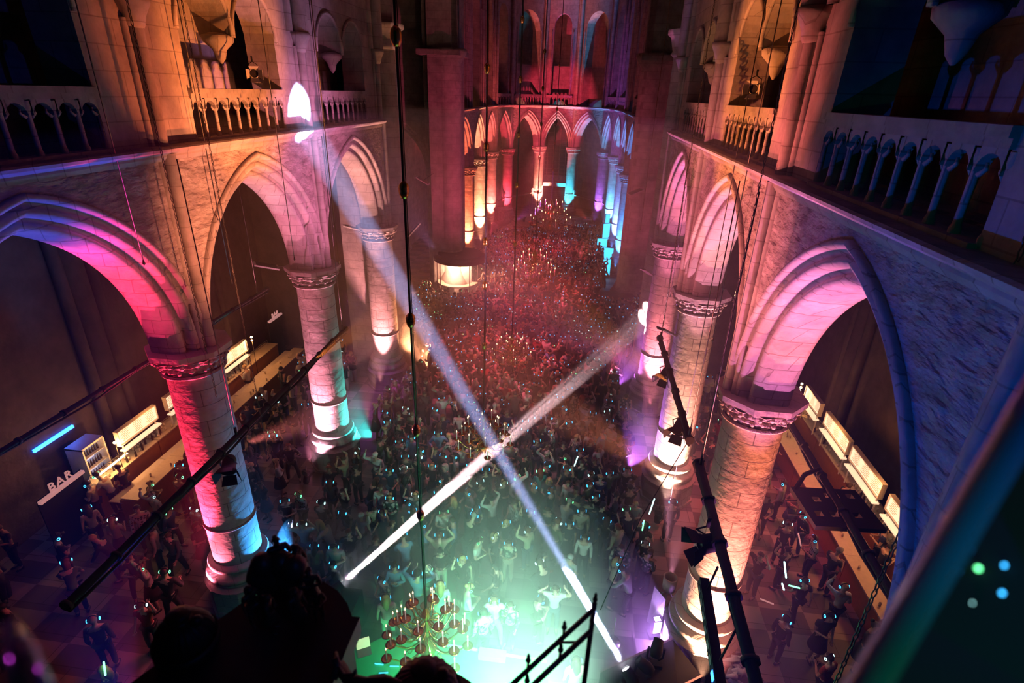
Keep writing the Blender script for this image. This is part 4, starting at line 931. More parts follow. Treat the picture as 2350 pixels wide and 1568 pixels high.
def body_parts(p, wmn, sub, sleeves, legs='trousers'):
    J = skeleton(p, wmn); out = {}
    ks = ['pel', 'sp', 'ch', 'nk', 'hb', 'hd', 'sL', 'eL', 'wL', 'hL', 'sR', 'eR', 'wR', 'hR', 'hpL', 'knL', 'anL', 'toL', 'hpR', 'knR', 'anR', 'toR']
    E = [(0, 1), (1, 2), (2, 3), (3, 4), (4, 5), (2, 6), (6, 7), (7, 8), (8, 9), (2, 10), (10, 11), (11, 12), (12, 13), (0, 14), (14, 15), (15, 16), (16, 17), (0, 18), (18, 19), (19, 20), (20, 21)]
    g = .93 if wmn else 1.0
    rad = [(.125, .10), (.105*g, .085), (.14*g, .10), (.05, .05), (.058, .065), (.082, .098), .055, .042*g, .026, (.034, .016), .055, .042*g, .026, (.034, .016), .085, .055, .038, .034, .085, .055, .038, .034]
    out['body'] = skin_mesh([J[k] for k in ks], E, rad, sub)
    # top
    k2 = ['ch', 'sp', 'pel', 'nk', 'sL', 'eL', 'sR', 'eR']; E2 = [(0, 1), (1, 2), (0, 3), (0, 4), (4, 5), (0, 6), (6, 7)]
    v2 = [J[k] for k in k2]; v2[2] = v2[2]+V(0, 0, -.05); v2[3] = J['ch'].lerp(J['nk'], .62)
    r2 = [(.162*g, .122), (.130*g, .108), (.152, .125), (.07, .07), .074, .062, .074, .062]
    if not sleeves: v2[5] = J['sL'].lerp(J['eL'], .55); v2[7] = J['sR'].lerp(J['eR'], .55)
    else: v2 += [J['eL'].lerp(J['wL'], .9), J['eR'].lerp(J['wR'], .9)]; E2 += [(5, 8), (7, 9)]; r2 += [.042, .042]; r2[5] = r2[7] = .055
    out['top'] = skin_mesh(v2, E2, r2, sub)
    if legs == 'skirt':
        b = MB(); b.lathe([(.13, 1.0), (.155, .92), (.20, .70), (.235, .52), (.225, .52), (.1, .9)], n=14, fn=lambda t, z, r: .012*sin(7*t)*(1.05-z)); o = b.build('t', []) if False else None
        me = bpy.data.meshes.new('skirt'); me.from_pydata([tuple(q) for q in b.v], [], b.f); me.polygons.foreach_set('use_smooth', [True]*len(b.f)); out['legs'] = me
    else:
        k3 = ['pel', 'hpL', 'knL', 'anL', 'hpR', 'knR', 'anR']; v3 = [J[k] for k in k3]; v3[3] = J['knL'].lerp(J['anL'], .92); v3[6] = J['knR'].lerp(J['anR'], .92)
        out['legs'] = skin_mesh(v3, [(0, 1), (1, 2), (2, 3), (0, 4), (4, 5), (5, 6)], [(.138, .118), .104, .074, .064, .104, .074, .064], sub)
    return J, out
def fingers(J):
    b = MB()
    for k, s in (('L', -1), ('R', 1)):
        d = (J['h'+k]-J['w'+k]).normalized(); side = d.cross(V(0, 0, 1)); side = side.normalized() if side.length > .1 else V(1, 0, 0); nrm = side.cross(d)
        for q, (o, l) in enumerate(((-.026, .058), (-.009, .070), (.009, .066), (.025, .052))):
            a = J['h'+k]+side*o; b.tube([a-d*.01, a+d*l*.55+nrm*.008, a+d*l*.85+nrm*.025], [.0095, .009, .007], 5)
        a = J['w'+k]+d*.02+side*s*-.02; b.tube([a, a+d*.035-side*s*.035, a+d*.06-side*s*.04+nrm*.01], [.011, .010, .008], 5)
    return b
def join_mesh(me, mb, mi=0):
    bm = bmesh.new(); bm.from_mesh(me); vs = [bm.verts.new(p) for p in mb.v]
    for f in mb.f:
        try: nf = bm.faces.new([vs[i] for i in f]); nf.smooth = True; nf.material_index = mi
        except ValueError: pass
    bm.to_mesh(me); bm.free()
def head_detail(J, b):
    h = J['hd']; b.sph(h+V(0, .088, -.015), (.014, .022, .022), 6, 4)
    for s in (-1, 1): b.sph(h+V(s*.085, .0, -.01), (.012, .022, .032), 6, 4); b.sph(h+V(s*.032, .082, .012), (.014, .010, .009), 6, 4)
    b.sph(h+V(0, .082, -.048), (.024, .012, .008), 6, 4)
def hair_mesh(J, style):
    h = J['hd']; b = MB(); n = 14; vs = []; M_ = 7
    if style == 'cap':
        b.sph(h+V(0, -.01, .03), (.098, .112, .085), 14, 7); b.box(h+V(0, .13, .03), (.14, .10, .012)); return b
    for i in range(M_+1):
        ph = (pi*.56)*i/M_
        for k in range(n):
            t = 2*pi*k/n; fr = sin(t) > .25
            q = min(ph, pi*.33) if fr else ph*(1.08 if style != 'short' else 1)
            vs.append(h+V(.098*sin(q)*cos(t), .112*sin(q)*sin(t)-.008, .110*cos(q)+.006))
    b.add(vs, [(i*n+k, i*n+(k+1) % n, (i+1)*n+(k+1) % n, (i+1)*n+k) for i in range(M_) for k in range(n)], True)
    if style == 'long':
        P = [h+V(0, -.06, .05), h+V(0, -.10, -.06), h+V(0, -.12, -.18), h+V(0, -.115, -.32)]; b.tube(P, [.07, .088, .085, .04], 10)
        for s in (-1, 1): b.tube([h+V(s*.06, -.04, .04), h+V(s*.095, -.03, -.08), h+V(s*.09, -.04, -.22)], [.04, .038, .02], 8)
    if style == 'bun': b.sph(h+V(0, -.10, .075), .052, 10, 7)
    return b
def phones_mesh(J):
    h = J['hd']; b = MB(); b.mi = 0
    b.tube([h+V(cos(a)*.108, -.005, sin(a)*.118+.005) for a in [pi*k/10 for k in range(11)]], .011, 6)
    for s in (-1, 1):
        b.mi = 0; b.sph(h+V(s*.106, -.005, -.01), (.020, .040, .046), 8, 6)
        b.mi = 1; c = h+V(s*.126, -.005, -.01); b.tube([c+V(0, cos(a)*.033, sin(a)*.038) for a in [2*pi*k/10 for k in range(11)]], .007, 5, cap=False)
        
    return b
def shoes_mesh(J):
    b = MB()
    for k in 'LR': a = J['an'+k]; t = J['to'+k]; b.tube([a+V(0, -.045, -.04), a+V(0, 0, -.035), a.lerp(t, .6)+V(0, 0, -.01), t+V(0, .02, 0)], [.034, .043, .042, .028], 8)
    return b
def mesh_of(mb, name):
    me = bpy.data.meshes.new(name); me.from_pydata([tuple(p) for p in mb.v], [], mb.f); me.polygons.foreach_set('use_smooth', [True]*len(mb.f)); me.polygons.foreach_set('material_index', mb.m); return me
PROTO = []
HS = ['short', 'long', 'bun', 'short', 'cap', 'long']
spec = []
for pi_, (pn, pp) in enumerate(POSES.items()):
    for wmn in (False, True): spec.append((pn, pp, wmn, (pi_+wmn) % 2 == 0, 'skirt' if wmn and pi_ % 3 == 1 else 'trousers'))
for idx, (pn, pp, wmn, slv, lg) in enumerate(spec):
    J, out = body_parts(pp, wmn, 1, slv, lg); f = fingers(J); head_detail(J, f); join_mesh(out['body'], f)
    hs = ('long' if idx % 4 != 3 else 'bun') if wmn else ('cap' if idx % 10 == 4 else 'short')
    out['hair'] = mesh_of(hair_mesh(J, hs), 'hair'); out['phones'] = mesh_of(phones_mesh(J), 'headphones'); out['shoes'] = mesh_of(shoes_mesh(J), 'shoes')
    for k in ('body', 'top', 'legs', 'hair', 'shoes'): out[k].materials.append(M['matte'])
    out['phones'].materials.append(M['matte']); out['phones'].materials.append(M['ledblue'])
    PROTO.append(dict(pose=pn, w=wmn, hair=hs, legs=lg, m=out, J=J))
def obm(name, me, mt, parent=None, slot=0):
    o = bpy.data.objects.new(name, me); COL.objects.link(o)
    if parent: o.parent = parent
    o.material_slots[slot].link = 'OBJECT'; o.material_slots[slot].material = mt; return o
def person(x, y, rz, pr, top, hairc, bottom, skin, led, z=0, sc=1.0):
    b = obm('person', pr['m']['body'], MS[skin]); b.location = (x, y, z); b.rotation_euler = (0, 0, rz); b.scale = (sc,)*3
    obm('shirt', pr['m']['top'], MT[top], b); obm('skirt' if pr['legs'] == 'skirt' else 'trousers', pr['m']['legs'], MB_[bottom], b)
    obm('hair' if pr['hair'] != 'cap' else 'cap', pr['m']['hair'], MH[hairc] if pr['hair'] != 'cap' else MT[top], b); obm('shoes', pr['m']['shoes'], M['matte'], b)
    if led: obm('headphones', pr['m']['phones'], M['led'+led], b, 1)
    return b
# where people stand: (head pixel x, y, top, hair, pose, facing degrees, bottom)
NEAR = [(885, 1375, 'pink', 'blonde', 'standing, arms down', 20, 'pale trousers'), (905, 1300, 'light blue', 'brown', 'arms folded', 190, 'dark trousers'), (880, 1325, 'floral', 'brown', 'hands held in front', 150, 'jeans'),
 (983, 1300, 'white', 'brown', 'right arm raised', 175, 'pale trousers'), (957, 1325, 'light blue', 'dark', 'both arms raised', 0, 'black trousers'), (1010, 1350, 'white', 'blonde', 'standing, arms down', 20, 'pale trousers'),
 (930, 1245, 'light blue', 'brown', 'bending forward', 30, 'jeans'), (970, 1205, 'light blue', 'dark', 'holding a drink', 300, 'jeans'), (1018, 1175, 'white', 'dark', 'hands held in front', 200, 'black trousers'), (1040, 1195, 'light blue', 'brown', 'standing, arms down', 100, 'jeans'),
 (1008, 1235, 'beige', 'auburn', 'both arms raised', 10, 'dark trousers'), (1095, 1240, 'white', 'brown', 'hands held in front', 260, 'black trousers'), (1168, 1240, 'floral', 'brown', 'hands held in front', 180, 'pale trousers'),
 (1135, 1225, 'black', 'blonde', 'standing, arms down', 240, 'dark trousers'), (1160, 1195, 'black', 'blonde', 'dancing with bent elbows', 200, 'pale trousers'), (1212, 1215, 'beige', 'auburn', 'left arm raised', 60, 'jeans'),
 (1072, 1355, 'white', 'blonde', 'hands held in front', 290, 'pale trousers'), (1135, 1375, 'white', 'auburn', 'dancing with bent elbows', 180, 'pale trousers'), (1110, 1410, 'patterned', 'dark', 'standing, arms down', 30, 'black trousers'),
 (1172, 1385, 'floral', 'brown', 'holding a drink', 170, 'black trousers'), (1236, 1375, 'black', 'brown', 'hands held in front', 300, 'black trousers'), (1275, 1350, 'white', 'brown', 'both arms raised', 180, 'jeans'),
 (1060, 1285, 'black', 'blonde', 'right arm raised', 210, 'black trousers'), (1140, 1300, 'black', 'dark', 'walking', 90, 'black trousers'), (1255, 1310, 'black', 'brown', 'bending forward', 40, 'black trousers'),
 (1258, 1165, 'black', 'brown', 'hands held in front', 180, 'black trousers'), (1295, 1160, 'pale grey', 'grey', 'bending forward', 330, 'dark trousers'), (1335, 1175, 'beige', 'brown', 'holding a drink', 190, 'jeans'),
 (1305, 1105, 'white', 'brown', 'standing, arms down', 140, 'dark trousers'), (1350, 1110, 'olive', 'auburn', 'dancing with bent elbows', 220, 'black trousers'), (1440, 1080, 'black', 'dark', 'standing, arms down', 180, 'black trousers'),
 (1475, 1062, 'black', 'brown', 'walking', 200, 'black trousers'), (1528, 1082, 'dark grey', 'brown', 'hands held in front', 185, 'dark trousers'), (1545, 1155, 'dark grey', 'brown', 'standing, arms down', 10, 'black trousers'),
 (1385, 1160, 'black', 'dark', 'right arm raised', 150, 'jeans'), (1448, 1185, 'black', 'brown', 'bending forward', 20, 'black trousers'), (1480, 1205, 'black', 'dark', 'dancing with bent elbows', 320, 'black trousers'),
 (1412, 1290, 'beige', 'blonde', 'dancing with bent elbows', 250, 'dark trousers'), (1502, 1300, 'olive', 'auburn', 'holding a drink', 200, 'black trousers'), (1540, 1290, 'patterned', 'blonde', 'standing, arms down', 160, 'black trousers'),
 (1452, 1315, 'pale grey', 'brown', 'bending forward', 60, 'dark trousers'), (1585, 1070, 'white', 'brown', 'bending forward', 150, 'dark trousers'), (1735, 1400, 'white', 'dark', 'standing, arms down', 15, 'dark trousers'),
 (1730, 1190, 'beige', 'brown', 'walking', 30, 'dark trousers'), (1762, 1075, 'pale grey', 'grey', 'standing, arms down', 200, 'jeans'), (1800, 1110, 'pale grey', 'brown', 'holding a drink', 60, 'black trousers'), (1830, 1130, 'beige', 'blonde', 'arms folded', 120, 'jeans'), (1850, 1180, 'black', 'brown', 'dancing with bent elbows', 100, 'jeans'),
 (1875, 1240, 'patterned', 'brown', 'hands held in front', 80, 'dark trousers'), (1810, 1260, 'black', 'dark', 'left arm raised', 40, 'dark trousers'), (1920, 1270, 'dark grey', 'grey', 'hands held in front', 290, 'dark trousers'), (1850, 1330, 'black', 'brown', 'walking', 10, 'black trousers'),
 (1805, 1420, 'black', 'dark', 'standing, arms down', 300, 'black trousers'), (1910, 1515, 'dark red', 'brown', 'hands held in front', 30, 'black trousers'), (765, 1290, 'black', 'dark', 'holding a drink', 150, 'black trousers'), (768, 1255, 'pale grey', 'dark', 'hands held in front', 190, 'dark trousers'),
 (720, 1250, 'beige', 'dark', 'standing, arms down', 10, 'dark trousers'), (695, 1205, 'pale grey', 'brown', 'both arms raised', 190, 'jeans'), (672, 1240, 'pale grey', 'grey', 'standing, arms down', 60, 'dark trousers'), (645, 1245, 'white', 'brown', 'holding a drink', 120, 'dark trousers'),
 (800, 1225, 'black', 'brown', 'left arm raised', 200, 'black trousers'), (655, 1150, 'black', 'brown', 'hands held in front', 200, 'black trousers'), (688, 1130, 'patterned', 'blonde', 'hands held in front', 160, 'jeans'), (862, 1045, 'white', 'brown', 'right arm raised', 170, 'jeans'),
 (1115, 1080, 'dark grey', 'brown', 'both arms raised', 10, 'black trousers'), (1240, 1085, 'teal', 'auburn', 'standing, arms down', 20, 'black trousers'), (1185, 1100, 'white', 'blonde', 'left arm raised', 240, 'jeans'), (1080, 1130, 'pale grey', 'brown', 'dancing with bent elbows', 120, 'dark trousers'),
 (245, 1090, 'white', 'brown', 'bending forward', 100, 'black trousers'), (205, 1110, 'beige', 'brown', 'hands held in front', 110, 'black trousers'), (200, 1170, 'beige', 'brown', 'standing, arms down', 60, 'black trousers'), (340, 1110, 'dark grey', 'blonde', 'hands held in front', 330, 'black trousers'),
 (130, 1240, 'black', 'brown', 'arms folded', 330, 'black trousers'), (150, 1310, 'olive', 'auburn', 'bending forward', 40, 'black trousers'), (105, 1330, 'black', 'dark', 'both arms raised', 60, 'black trousers'), (215, 1430, 'dark grey', 'grey', 'standing, arms down', 30, 'dark trousers'), (325, 1390, 'dark red', 'brown', 'left arm raised', 200, 'dark trousers'),
 (425, 1255, 'patterned', 'brown', 'both arms raised', 190, 'dark trousers'), (490, 1270, 'dark red', 'auburn', 'bending forward', 120, 'dark trousers'), (375, 1325, 'black', 'dark', 'dancing with bent elbows', 10, 'black trousers'), (255, 1190, 'beige', 'blonde', 'holding a drink', 20, 'dark trousers'), (2035, 1215, 'navy', 'dark', 'hands held in front', 60, 'dark trousers')]
STAFF = [(-12.5, 13.4, 80), (-12.45, 21.0, 90), (-12.5, 18.0, 100), (12.4, 16.4, 270), (12.4, 13.6, 260)]
placed = []
def free(x, y, r):
    for (a, b) in placed:
        if (a-x)**2+(b-y)**2 < r*r: return False
    return True
COLP = [(s*6.5, cy_(i), 1.75) for s in (-1, 1) for i in range(-1, 3)]+[(s*6.35, 25.2, 1.5) for s in (-1, 1)]+[(s*7.4, 25.5, 1.8) for s in (-1, 1)]+[(s*6.6, 38.5, 2.3) for s in (-1, 1)]+[(n[0], n[1], 1.7) for s in (-1, 1) for n in CH[s][1:]]+[(-5.9, 37.2, 2.1), (-5.3, 35.3, 1.7), (5.6, 36, 1.6), (-4.4, 55.3, 2.6), (5.0, 9.2, 1.1), (4.9, 10.6, .7), (5.9, 9.0, 1.2), (6.9, 9.5, .9)]
def clear(x, y): return all((x-a)**2+(y-b)**2 > r*r for a, b, r in COLP)
PEOPLE = []
byname = {}
for i, p in enumerate(PROTO): byname.setdefault(p['pose'], []).append(i)
for (u, v, top, hc, pose, fd, bot) in NEAR:
    p = onz(u, v, 1.66); x, y = p.x, p.y
    if not clear(x, y) or not free(x, y, .42): continue
    placed.append((x, y)); c = byname[pose]; k = c[1] if hc in ('blonde', 'auburn') or (len(c) > 1 and rnd.random() < .25) else c[0]
    if u in (205, 245): pass
    PEOPLE.append((x, y, radians(fd)+pi*0, k, top, hc, bot, 2 if rnd.random() < .6 else 0, rnd.choice(['blue', 'blue', 'white', 'green']) if rnd.random() < .8 else None))
REG = [(-5.5, 5.2, 11.2, 27, .47, 1), (-7.6, 7.4, 27, 36.8, .47, 1), (-5.2, 5.0, 37, 56.5, .50, 1), (-10.9, -7.4, 9.6, 25, .62, .8), (-14, -7.2, 6.2, 11.2, .95, .7), (7.3, 10.9, 10.2, 25, .80, .75), (-14, -8, 27.6, 36, .9, .4), (-5.0, 4.6, 8.2, 11.2, 1.1, .5), (7.5, 11, 7, 10, 1.2, .4)]
rp = random.Random(11)
def wchoice(d): r = rp.random()*sum(d.values()); 
topw = {'black': 48, 'dark grey': 16, 'white': 8, 'pale grey': 8, 'navy': 8, 'light blue': 3, 'dark red': 5, 'beige': 7, 'olive': 4, 'pink': 3, 'teal': 2, 'floral': 3, 'patterned': 4}
TOPL = list(topw); TOPW = list(topw.values()); POSL = list(POSES)
for (xa, xb, ya, yb, r, dn) in REG:
    fails = 0
    while fails < 160:
        x = rp.uniform(xa, xb); y = rp.uniform(ya, yb)
        if not clear(x, y) or not free(x, y, r*rp.uniform(.85, 1.5)/dn**.5) or (y < 12.4 and abs(x) < 5.5 and rp.random() < .8): fails += 1; continue
        if -12.6 < x < -10.8 and y > 12: fails += 1; continue
        u, v = pix((x, y, 1.6))
        if not (-60 < u < 2400 and 0 < v < 1640): fails += 1; continue
        fails = 0; placed.append((x, y))
        pose = rp.choices(POSL, [16, 10, 9, 9, 15, 14, 14, 6, 4, 3])[0]; k = rp.choice(byname[pose])
        face = atan2(-(x-0), (y-7)) if False else rp.choice([rp.uniform(0, 2*pi), pi+rp.uniform(-.7, .7)])
        PEOPLE.append((x, y, face, k, rp.choices(TOPL, TOPW)[0], rp.choices(list(HAIRC), [10, 8, 5, 3, 1])[0], rp.choices(list(BOTC), [10, 5, 2, 6])[0], rp.choices([0, 1, 2, 3], [4, 2, 5, 1])[0],
                       rp.choices(['blue', 'white', 'green', None], [7, 2, 2 if x < -4 else .4, 13])[0]))
def app(p): d = (Vector((p[0], p[1], 1))-CAM); return d.dot(FW)
nn = []
for p in PEOPLE: u, v = pix((p[0], p[1], 1.4)); nn.append((app(p) if (-20 < u < 2370 and v < 1600) else app(p)+60, p))
nn.sort(key=lambda t: t[0]); inds = [p for _, p in nn[:295]]; rest = [p for _, p in nn[295:]]
LM = [('by crimson column', -6.5, 10.6), ('by turquoise-footed column', -6.5, 17.1), ('by third left column', -6.5, 23.5), ('by near right column', 6.5, 10.6), ('by violet-edged column', 6.5, 17.1), ('by third right column', 6.5, 23.5),
      ('under green-lit chandelier', -.4, 9.4), ('under beam crossing', -.2, 15.3), ('under third chandelier', -.25, 23.6), ('at left bar', -11, 16), ('by near left bar', -11.5, 11), ('by far left bar', -10, 21), ('at right bar', 10.5, 16), ('by far right bar', 10, 21), ('by near right bar', 9.5, 11),
      ('left of centre', -3.2, 13), ('right of centre', 3.2, 13), ('left of mid chandelier', -3.2, 19), ('right of mid chandelier', 3.2, 19), ('in dark lower left', -9.5, 8), ('by moving lights', 3.8, 10.8)]
ORD = ['', 'second nearest', 'third nearest', 'fourth nearest', 'fifth nearest', 'sixth nearest', 'seventh nearest', 'eighth nearest', 'ninth nearest', 'tenth nearest']
tags = {}; objs = []
short_pose = {'standing, arms down': 'arms down', 'both arms raised': 'both arms up', 'right arm raised': 'right arm up', 'left arm raised': 'left arm up', 'dancing with bent elbows': 'dancing', 'hands held in front': 'hands in front', 'holding a drink': 'one forearm up', 'bending forward': 'leaning forward', 'arms folded': 'arms folded', 'walking': 'walking'}
for p in inds:
    pr = PROTO[p[3]]; b = person(p[0], p[1], p[2], pr, *p[4:9], sc=rp.uniform(.95, 1.06))
    lm = min(LM, key=lambda l: (l[1]-p[0])**2+(l[2]-p[1])**2)[0]
    hr = 'cap' if pr['hair'] == 'cap' else ({'short': 'short %s hair', 'long': 'long %s hair', 'bun': '%s bun'}[pr['hair']] % p[5])
    lab = 'person in %s, %s, %s, %s' % (p[4], hr, short_pose[pr['pose']], lm)
    tags.setdefault(lab, []).append((app(p), b))
for lab, l in tags.items():
    l.sort(key=lambda t: t[0])
    for k, (_, b) in enumerate(l): tag(b, lab+((', '+ORD[min(k, 9)]) if k else (', nearest' if len(l) > 1 else '')), 'person', 'silent disco crowd')
for k, (x, y, rz) in enumerate(STAFF):
    b = person(x, y, radians(rz), PROTO[byname['hands held in front'][k % 2]], 'black' if k != 1 else 'white', ['brown', 'blonde', 'dark', 'brown', 'dark'][k], 'black trousers', 2, None)
    tag(b, 'bar worker in %s top serving behind the %s bar, %s' % ('black' if k != 1 else 'white', 'left' if x < 0 else 'right', ['near end', 'far end beside the bulbs', 'middle', 'middle', 'near end'][k]), 'person')
# far crowd, one object
LOW = []
for (pn, pp) in list(POSES.items())[:8]:
    J = skeleton(pp); ks = ['ch', 'sp', 'pel', 'nk', 'hd', 'sL', 'eL', 'wL', 'sR', 'eR', 'wR', 'knL', 'anL', 'knR', 'anR']
    E = [(0, 1), (1, 2), (0, 3), (3, 4), (0, 5), (5, 6), (6, 7), (0, 8), (8, 9), (9, 10), (2, 11), (11, 12), (2, 13), (13, 14)]
    me = skin_mesh([J[k] for k in ks], E, [(.16, .12), (.13, .11), (.14, .12), .055, (.09, .10), .07, .05, .035, .07, .05, .035, .075, .055, .075, .055], 0)
    vs = [v.co.copy() for v in me.vertices]; fs = [list(q.vertices) for q in me.polygons]; mi = []
    for q in me.polygons:
        c = q.center; rx = abs(c.x)
        if c.z > 1.52 and rx < .16: mi.append('hair' if (c.z > 1.70 or c.y-J['hd'].y < -.02) else 'skin')
        elif c.z < .93: mi.append('bot')
        elif rx > .235 or c.y > .17: mi.append('skin')
        else: mi.append('top')
    hb = MB(); h = J['hd']; hb.sph(h+V(0, -.01, .03), (.10, .11, .10), 8, 4)
    n0 = len(vs); vs += [V(*a) for a in hb.v]; fs += [[i+n0 for i in f] for f in hb.f]; mi += ['hair']*len(hb.f)
    lb = MB()
    for s in (-1, 1): lb.sph(h+V(s*.118, 0, 0), (.009, .020, .024), 5, 3)
    n0 = len(vs); vs += [V(*a) for a in lb.v]; fs += [[i+n0 for i in f] for f in lb.f]; mi += ['led']*len(lb.f)
    LOW.append((vs, fs, mi))
SL = {}; mats_ = []
def sl(m):
    if m.name not in SL: SL[m.name] = len(mats_); mats_.append(m)
    return SL[m.name]
cb = MB()
for p in rest:
    vs, fs, mi = LOW[rp.randrange(len(LOW))]; R = Matrix.Rotation(p[2], 3, 'Z')*rp.uniform(.93, 1.06); o = V(p[0], p[1], 0); n0 = len(cb.v)
    cb.v += [tuple(R @ a+o) for a in vs]; d = {'hair': sl(MH[p[5]]), 'skin': sl(MS[p[7]]), 'top': sl(MT[p[4]]), 'bot': sl(MB_[p[6]]), 'led': sl(M['led'+p[8]] if p[8] else M['matte'])}
    for f, k in zip(fs, mi): cb.f.append([i+n0 for i in f]); cb.m.append(d[k]); cb.sm.append(k != 'x')
tag(cb.build('crowd', mats_), 'dense far crowd with glowing headphones filling the crossing and choir', 'crowd', kind='stuff')
print('PEOPLE', len(PEOPLE), len(inds), len(rest), 'dup labels', sum(1 for l in tags.values() if len(l) > 10))
# glow sticks
for k, (u, v, du, dv, col) in enumerate([(1490, 1180, 12, -35, 'w'), (1478, 1195, -4, 22, 'g'), (1318, 1070, 8, -22, 'w'), (1800, 1290, 4, 36, 'w'), (1835, 1350, -24, -6, 'g'), (1745, 1375, 30, 12, 'r'), (1832, 1225, 6, 28, 'r'), (238, 1520, 4, 30, 'g'), (1795, 1340, 4, 14, 'w')]):
    a = onz(u, v, 1.75); b_ = onz(u+du, v+dv, 1.9); m_ = {'w': M['ledwhite'], 'g': M['ledgreen'], 'r': M['letter']}[col]
    b = MB(); b.tube([a, b_], .022, 6); lone(b, 'glow_stick', m_, '%s glow stick held up in the crowd, %s' % ({'w': 'white', 'g': 'green', 'r': 'red'}[col], ['left of the violet-edged column foot, tilted right', 'left of the violet-edged column foot, upright', 'in the middle of the nave', 'near the right bar, upright', 'near the right bar, lying level', 'above the white-shirted person at lower right', 'beside the right bar counter', 'at the bottom left', 'near the right bar, short one'][k]), 'glow stick')
# ---------------------------------------------------------------- stage area and foreground
def film():
    m = bpy.data.materials.new('iridescent_tube'); m.use_nodes = True; b = m.node_tree.nodes['Principled BSDF']
    b.inputs['Base Color'].default_value = (.30, .45, .65, 1); b.inputs['Metallic'].default_value = .8; b.inputs['Roughness'].default_value = .13
    try: b.inputs['Thin Film Thickness'].default_value = 480; b.inputs['Thin Film IOR'].default_value = 1.45
    except Exception: pass
    return m
M['film'] = film()
# green stage riser
pts = [onz(*p, .55) for p in ((800, 1500), (880, 1462), (1060, 1487), (1255, 1520))]; pts = [(p.x, p.y) for p in pts]+[(3.0, 5.0), (-3.4, 5.0)]
root = empty('stage_riser', (0, 0, 0), 0, 'green-lit stage riser at the bottom below the camera', 'stage')
b = MB(); b.prism(pts, 0, .55); b.build('riser_deck', M['gstage'], root)
b = MB(); b.tube([(*p, .57) for p in pts[1:4]], .045, 6); b.build('white_edge', M['white'], root)
p = onz(835, 1487, .75); root = empty('laptop', (p.x, p.y, .56), .5, 'open laptop with a bright screen on the green stage', 'laptop')
b = MB(); b.bb((-.17, -.12, 0), (.17, .12, .02)); b.build('keyboard_base', M['steel'], root)
b = MB(); b.add([(-.17, .12, .02), (.17, .12, .02), (.17, .30, .16), (-.17, .30, .16)], [(0, 1, 2, 3)]); b.add([(-.17, .125, .015), (.17, .125, .015), (.17, .31, .155), (-.17, .31, .155)], [(3, 2, 1, 0)]); s_ = b.build('screen', M['shelflit'], root)
p = onz(1130, 1500, .7); b = MB(); b.bb((p.x-.35, p.y-.12, .55), (p.x+.35, p.y+.12, .72)); lone(b, 'equipment_case', M['wood'], 'small orange case on the edge of the green stage', 'case')
for k, (u, v) in enumerate(((870, 1525), (905, 1530), (880, 1545))):
    p = onz(u, v, .57); b = MB(); b.box((p.x, p.y, .575), (.22, .02, .02), rz=.1*k); lone(b, 'marker_strip', M['ledblue'], 'thin cyan marker strip on the green stage floor, %s' % ['left', 'right', 'lower'][k], 'marker')
# flight case with moving heads
cx, cyy = 5.0, 9.05
root = empty('flight_case', (cx, cyy, 0), .55, 'large black flight case carrying the moving heads at the bottom', 'flight case')
b = MB(); b.bb((-1.1, -.55, .08), (1.1, .55, .95)); b.build('case_body', M['matte'], root)
b = MB()
for s in (-1, 1):
    for z in (.1, .93): b.bb((-1.12, s*.54-.02, z), (1.12, s*.54+.03, z+.03))
b.build('edge_trim', M['steel'], root)
for sx in (-1, 1):
    for sy in (-1, 1): b = MB(); b.sph((sx*.95, sy*.42, .05), .05, 8, 5); b.build('castor', M['black'], root)
def moving_head(loc, tgt, label, lens, z0):
    root = empty('moving_head', (loc[0], loc[1], z0), 0, label, 'stage light', 'moving head lights'); d = (Vector(tgt)-Vector(loc)).normalized(); q = d.to_track_quat('Z', 'Y').to_matrix(); h = Vector((0, 0, loc[2]-z0))
    b = MB(); b.bb((-.17, -.17, 0), (.17, .17, .12)); b.build('base', M['matte'], root)
    b = MB()
    for s in (-1, 1): b.tube([(s*.08, 0, .12), (s*.19, 0, .2), (s*.19, 0, h.z)], .03, 6)
    b.build('yoke', M['matte'], root)
    b = MB(); b.lathe([(.01, -.24), (.11, -.22), (.15, -.08), (.14, .04), (.12, .16), (.125, .2), (.10, .2)], tuple(h), 16, M=q); hd = b.build('head', M['matte'], root)
    b = MB(); b.lathe([(.001, .17), (.10, .17)], tuple(h), 16, M=q); b.build('lens', M[lens], hd)
moving_head(tuple(BEAM_B0-(BEAM_B1-BEAM_B0).normalized()*.25), tuple(BEAM_B1), 'moving head with a bright lens throwing the blue beam', 'lens', .96)
moving_head((5.1, 9.35, 1.5), (5.9, 12, 2.6), 'moving head on the black case, pointing right', 'leadglass', .96)
moving_head((4.75, 8.85, 1.5), (3.4, 9.2, 2.4), 'dark moving head in the middle of the black case', 'leadglass', .96)
moving_head(tuple(BEAM_P0-(BEAM_P1-BEAM_P0).normalized()*.3), tuple(BEAM_P1), 'moving head behind the organ carving throwing the pink beam', 'lens', .95)
b = MB(); b.bb((-3.8, 9.4, 0), (-2.8, 10.4, .95)); lone(b, 'flight_case', M['matte'], 'black case under the moving head of the pink beam', 'flight case')
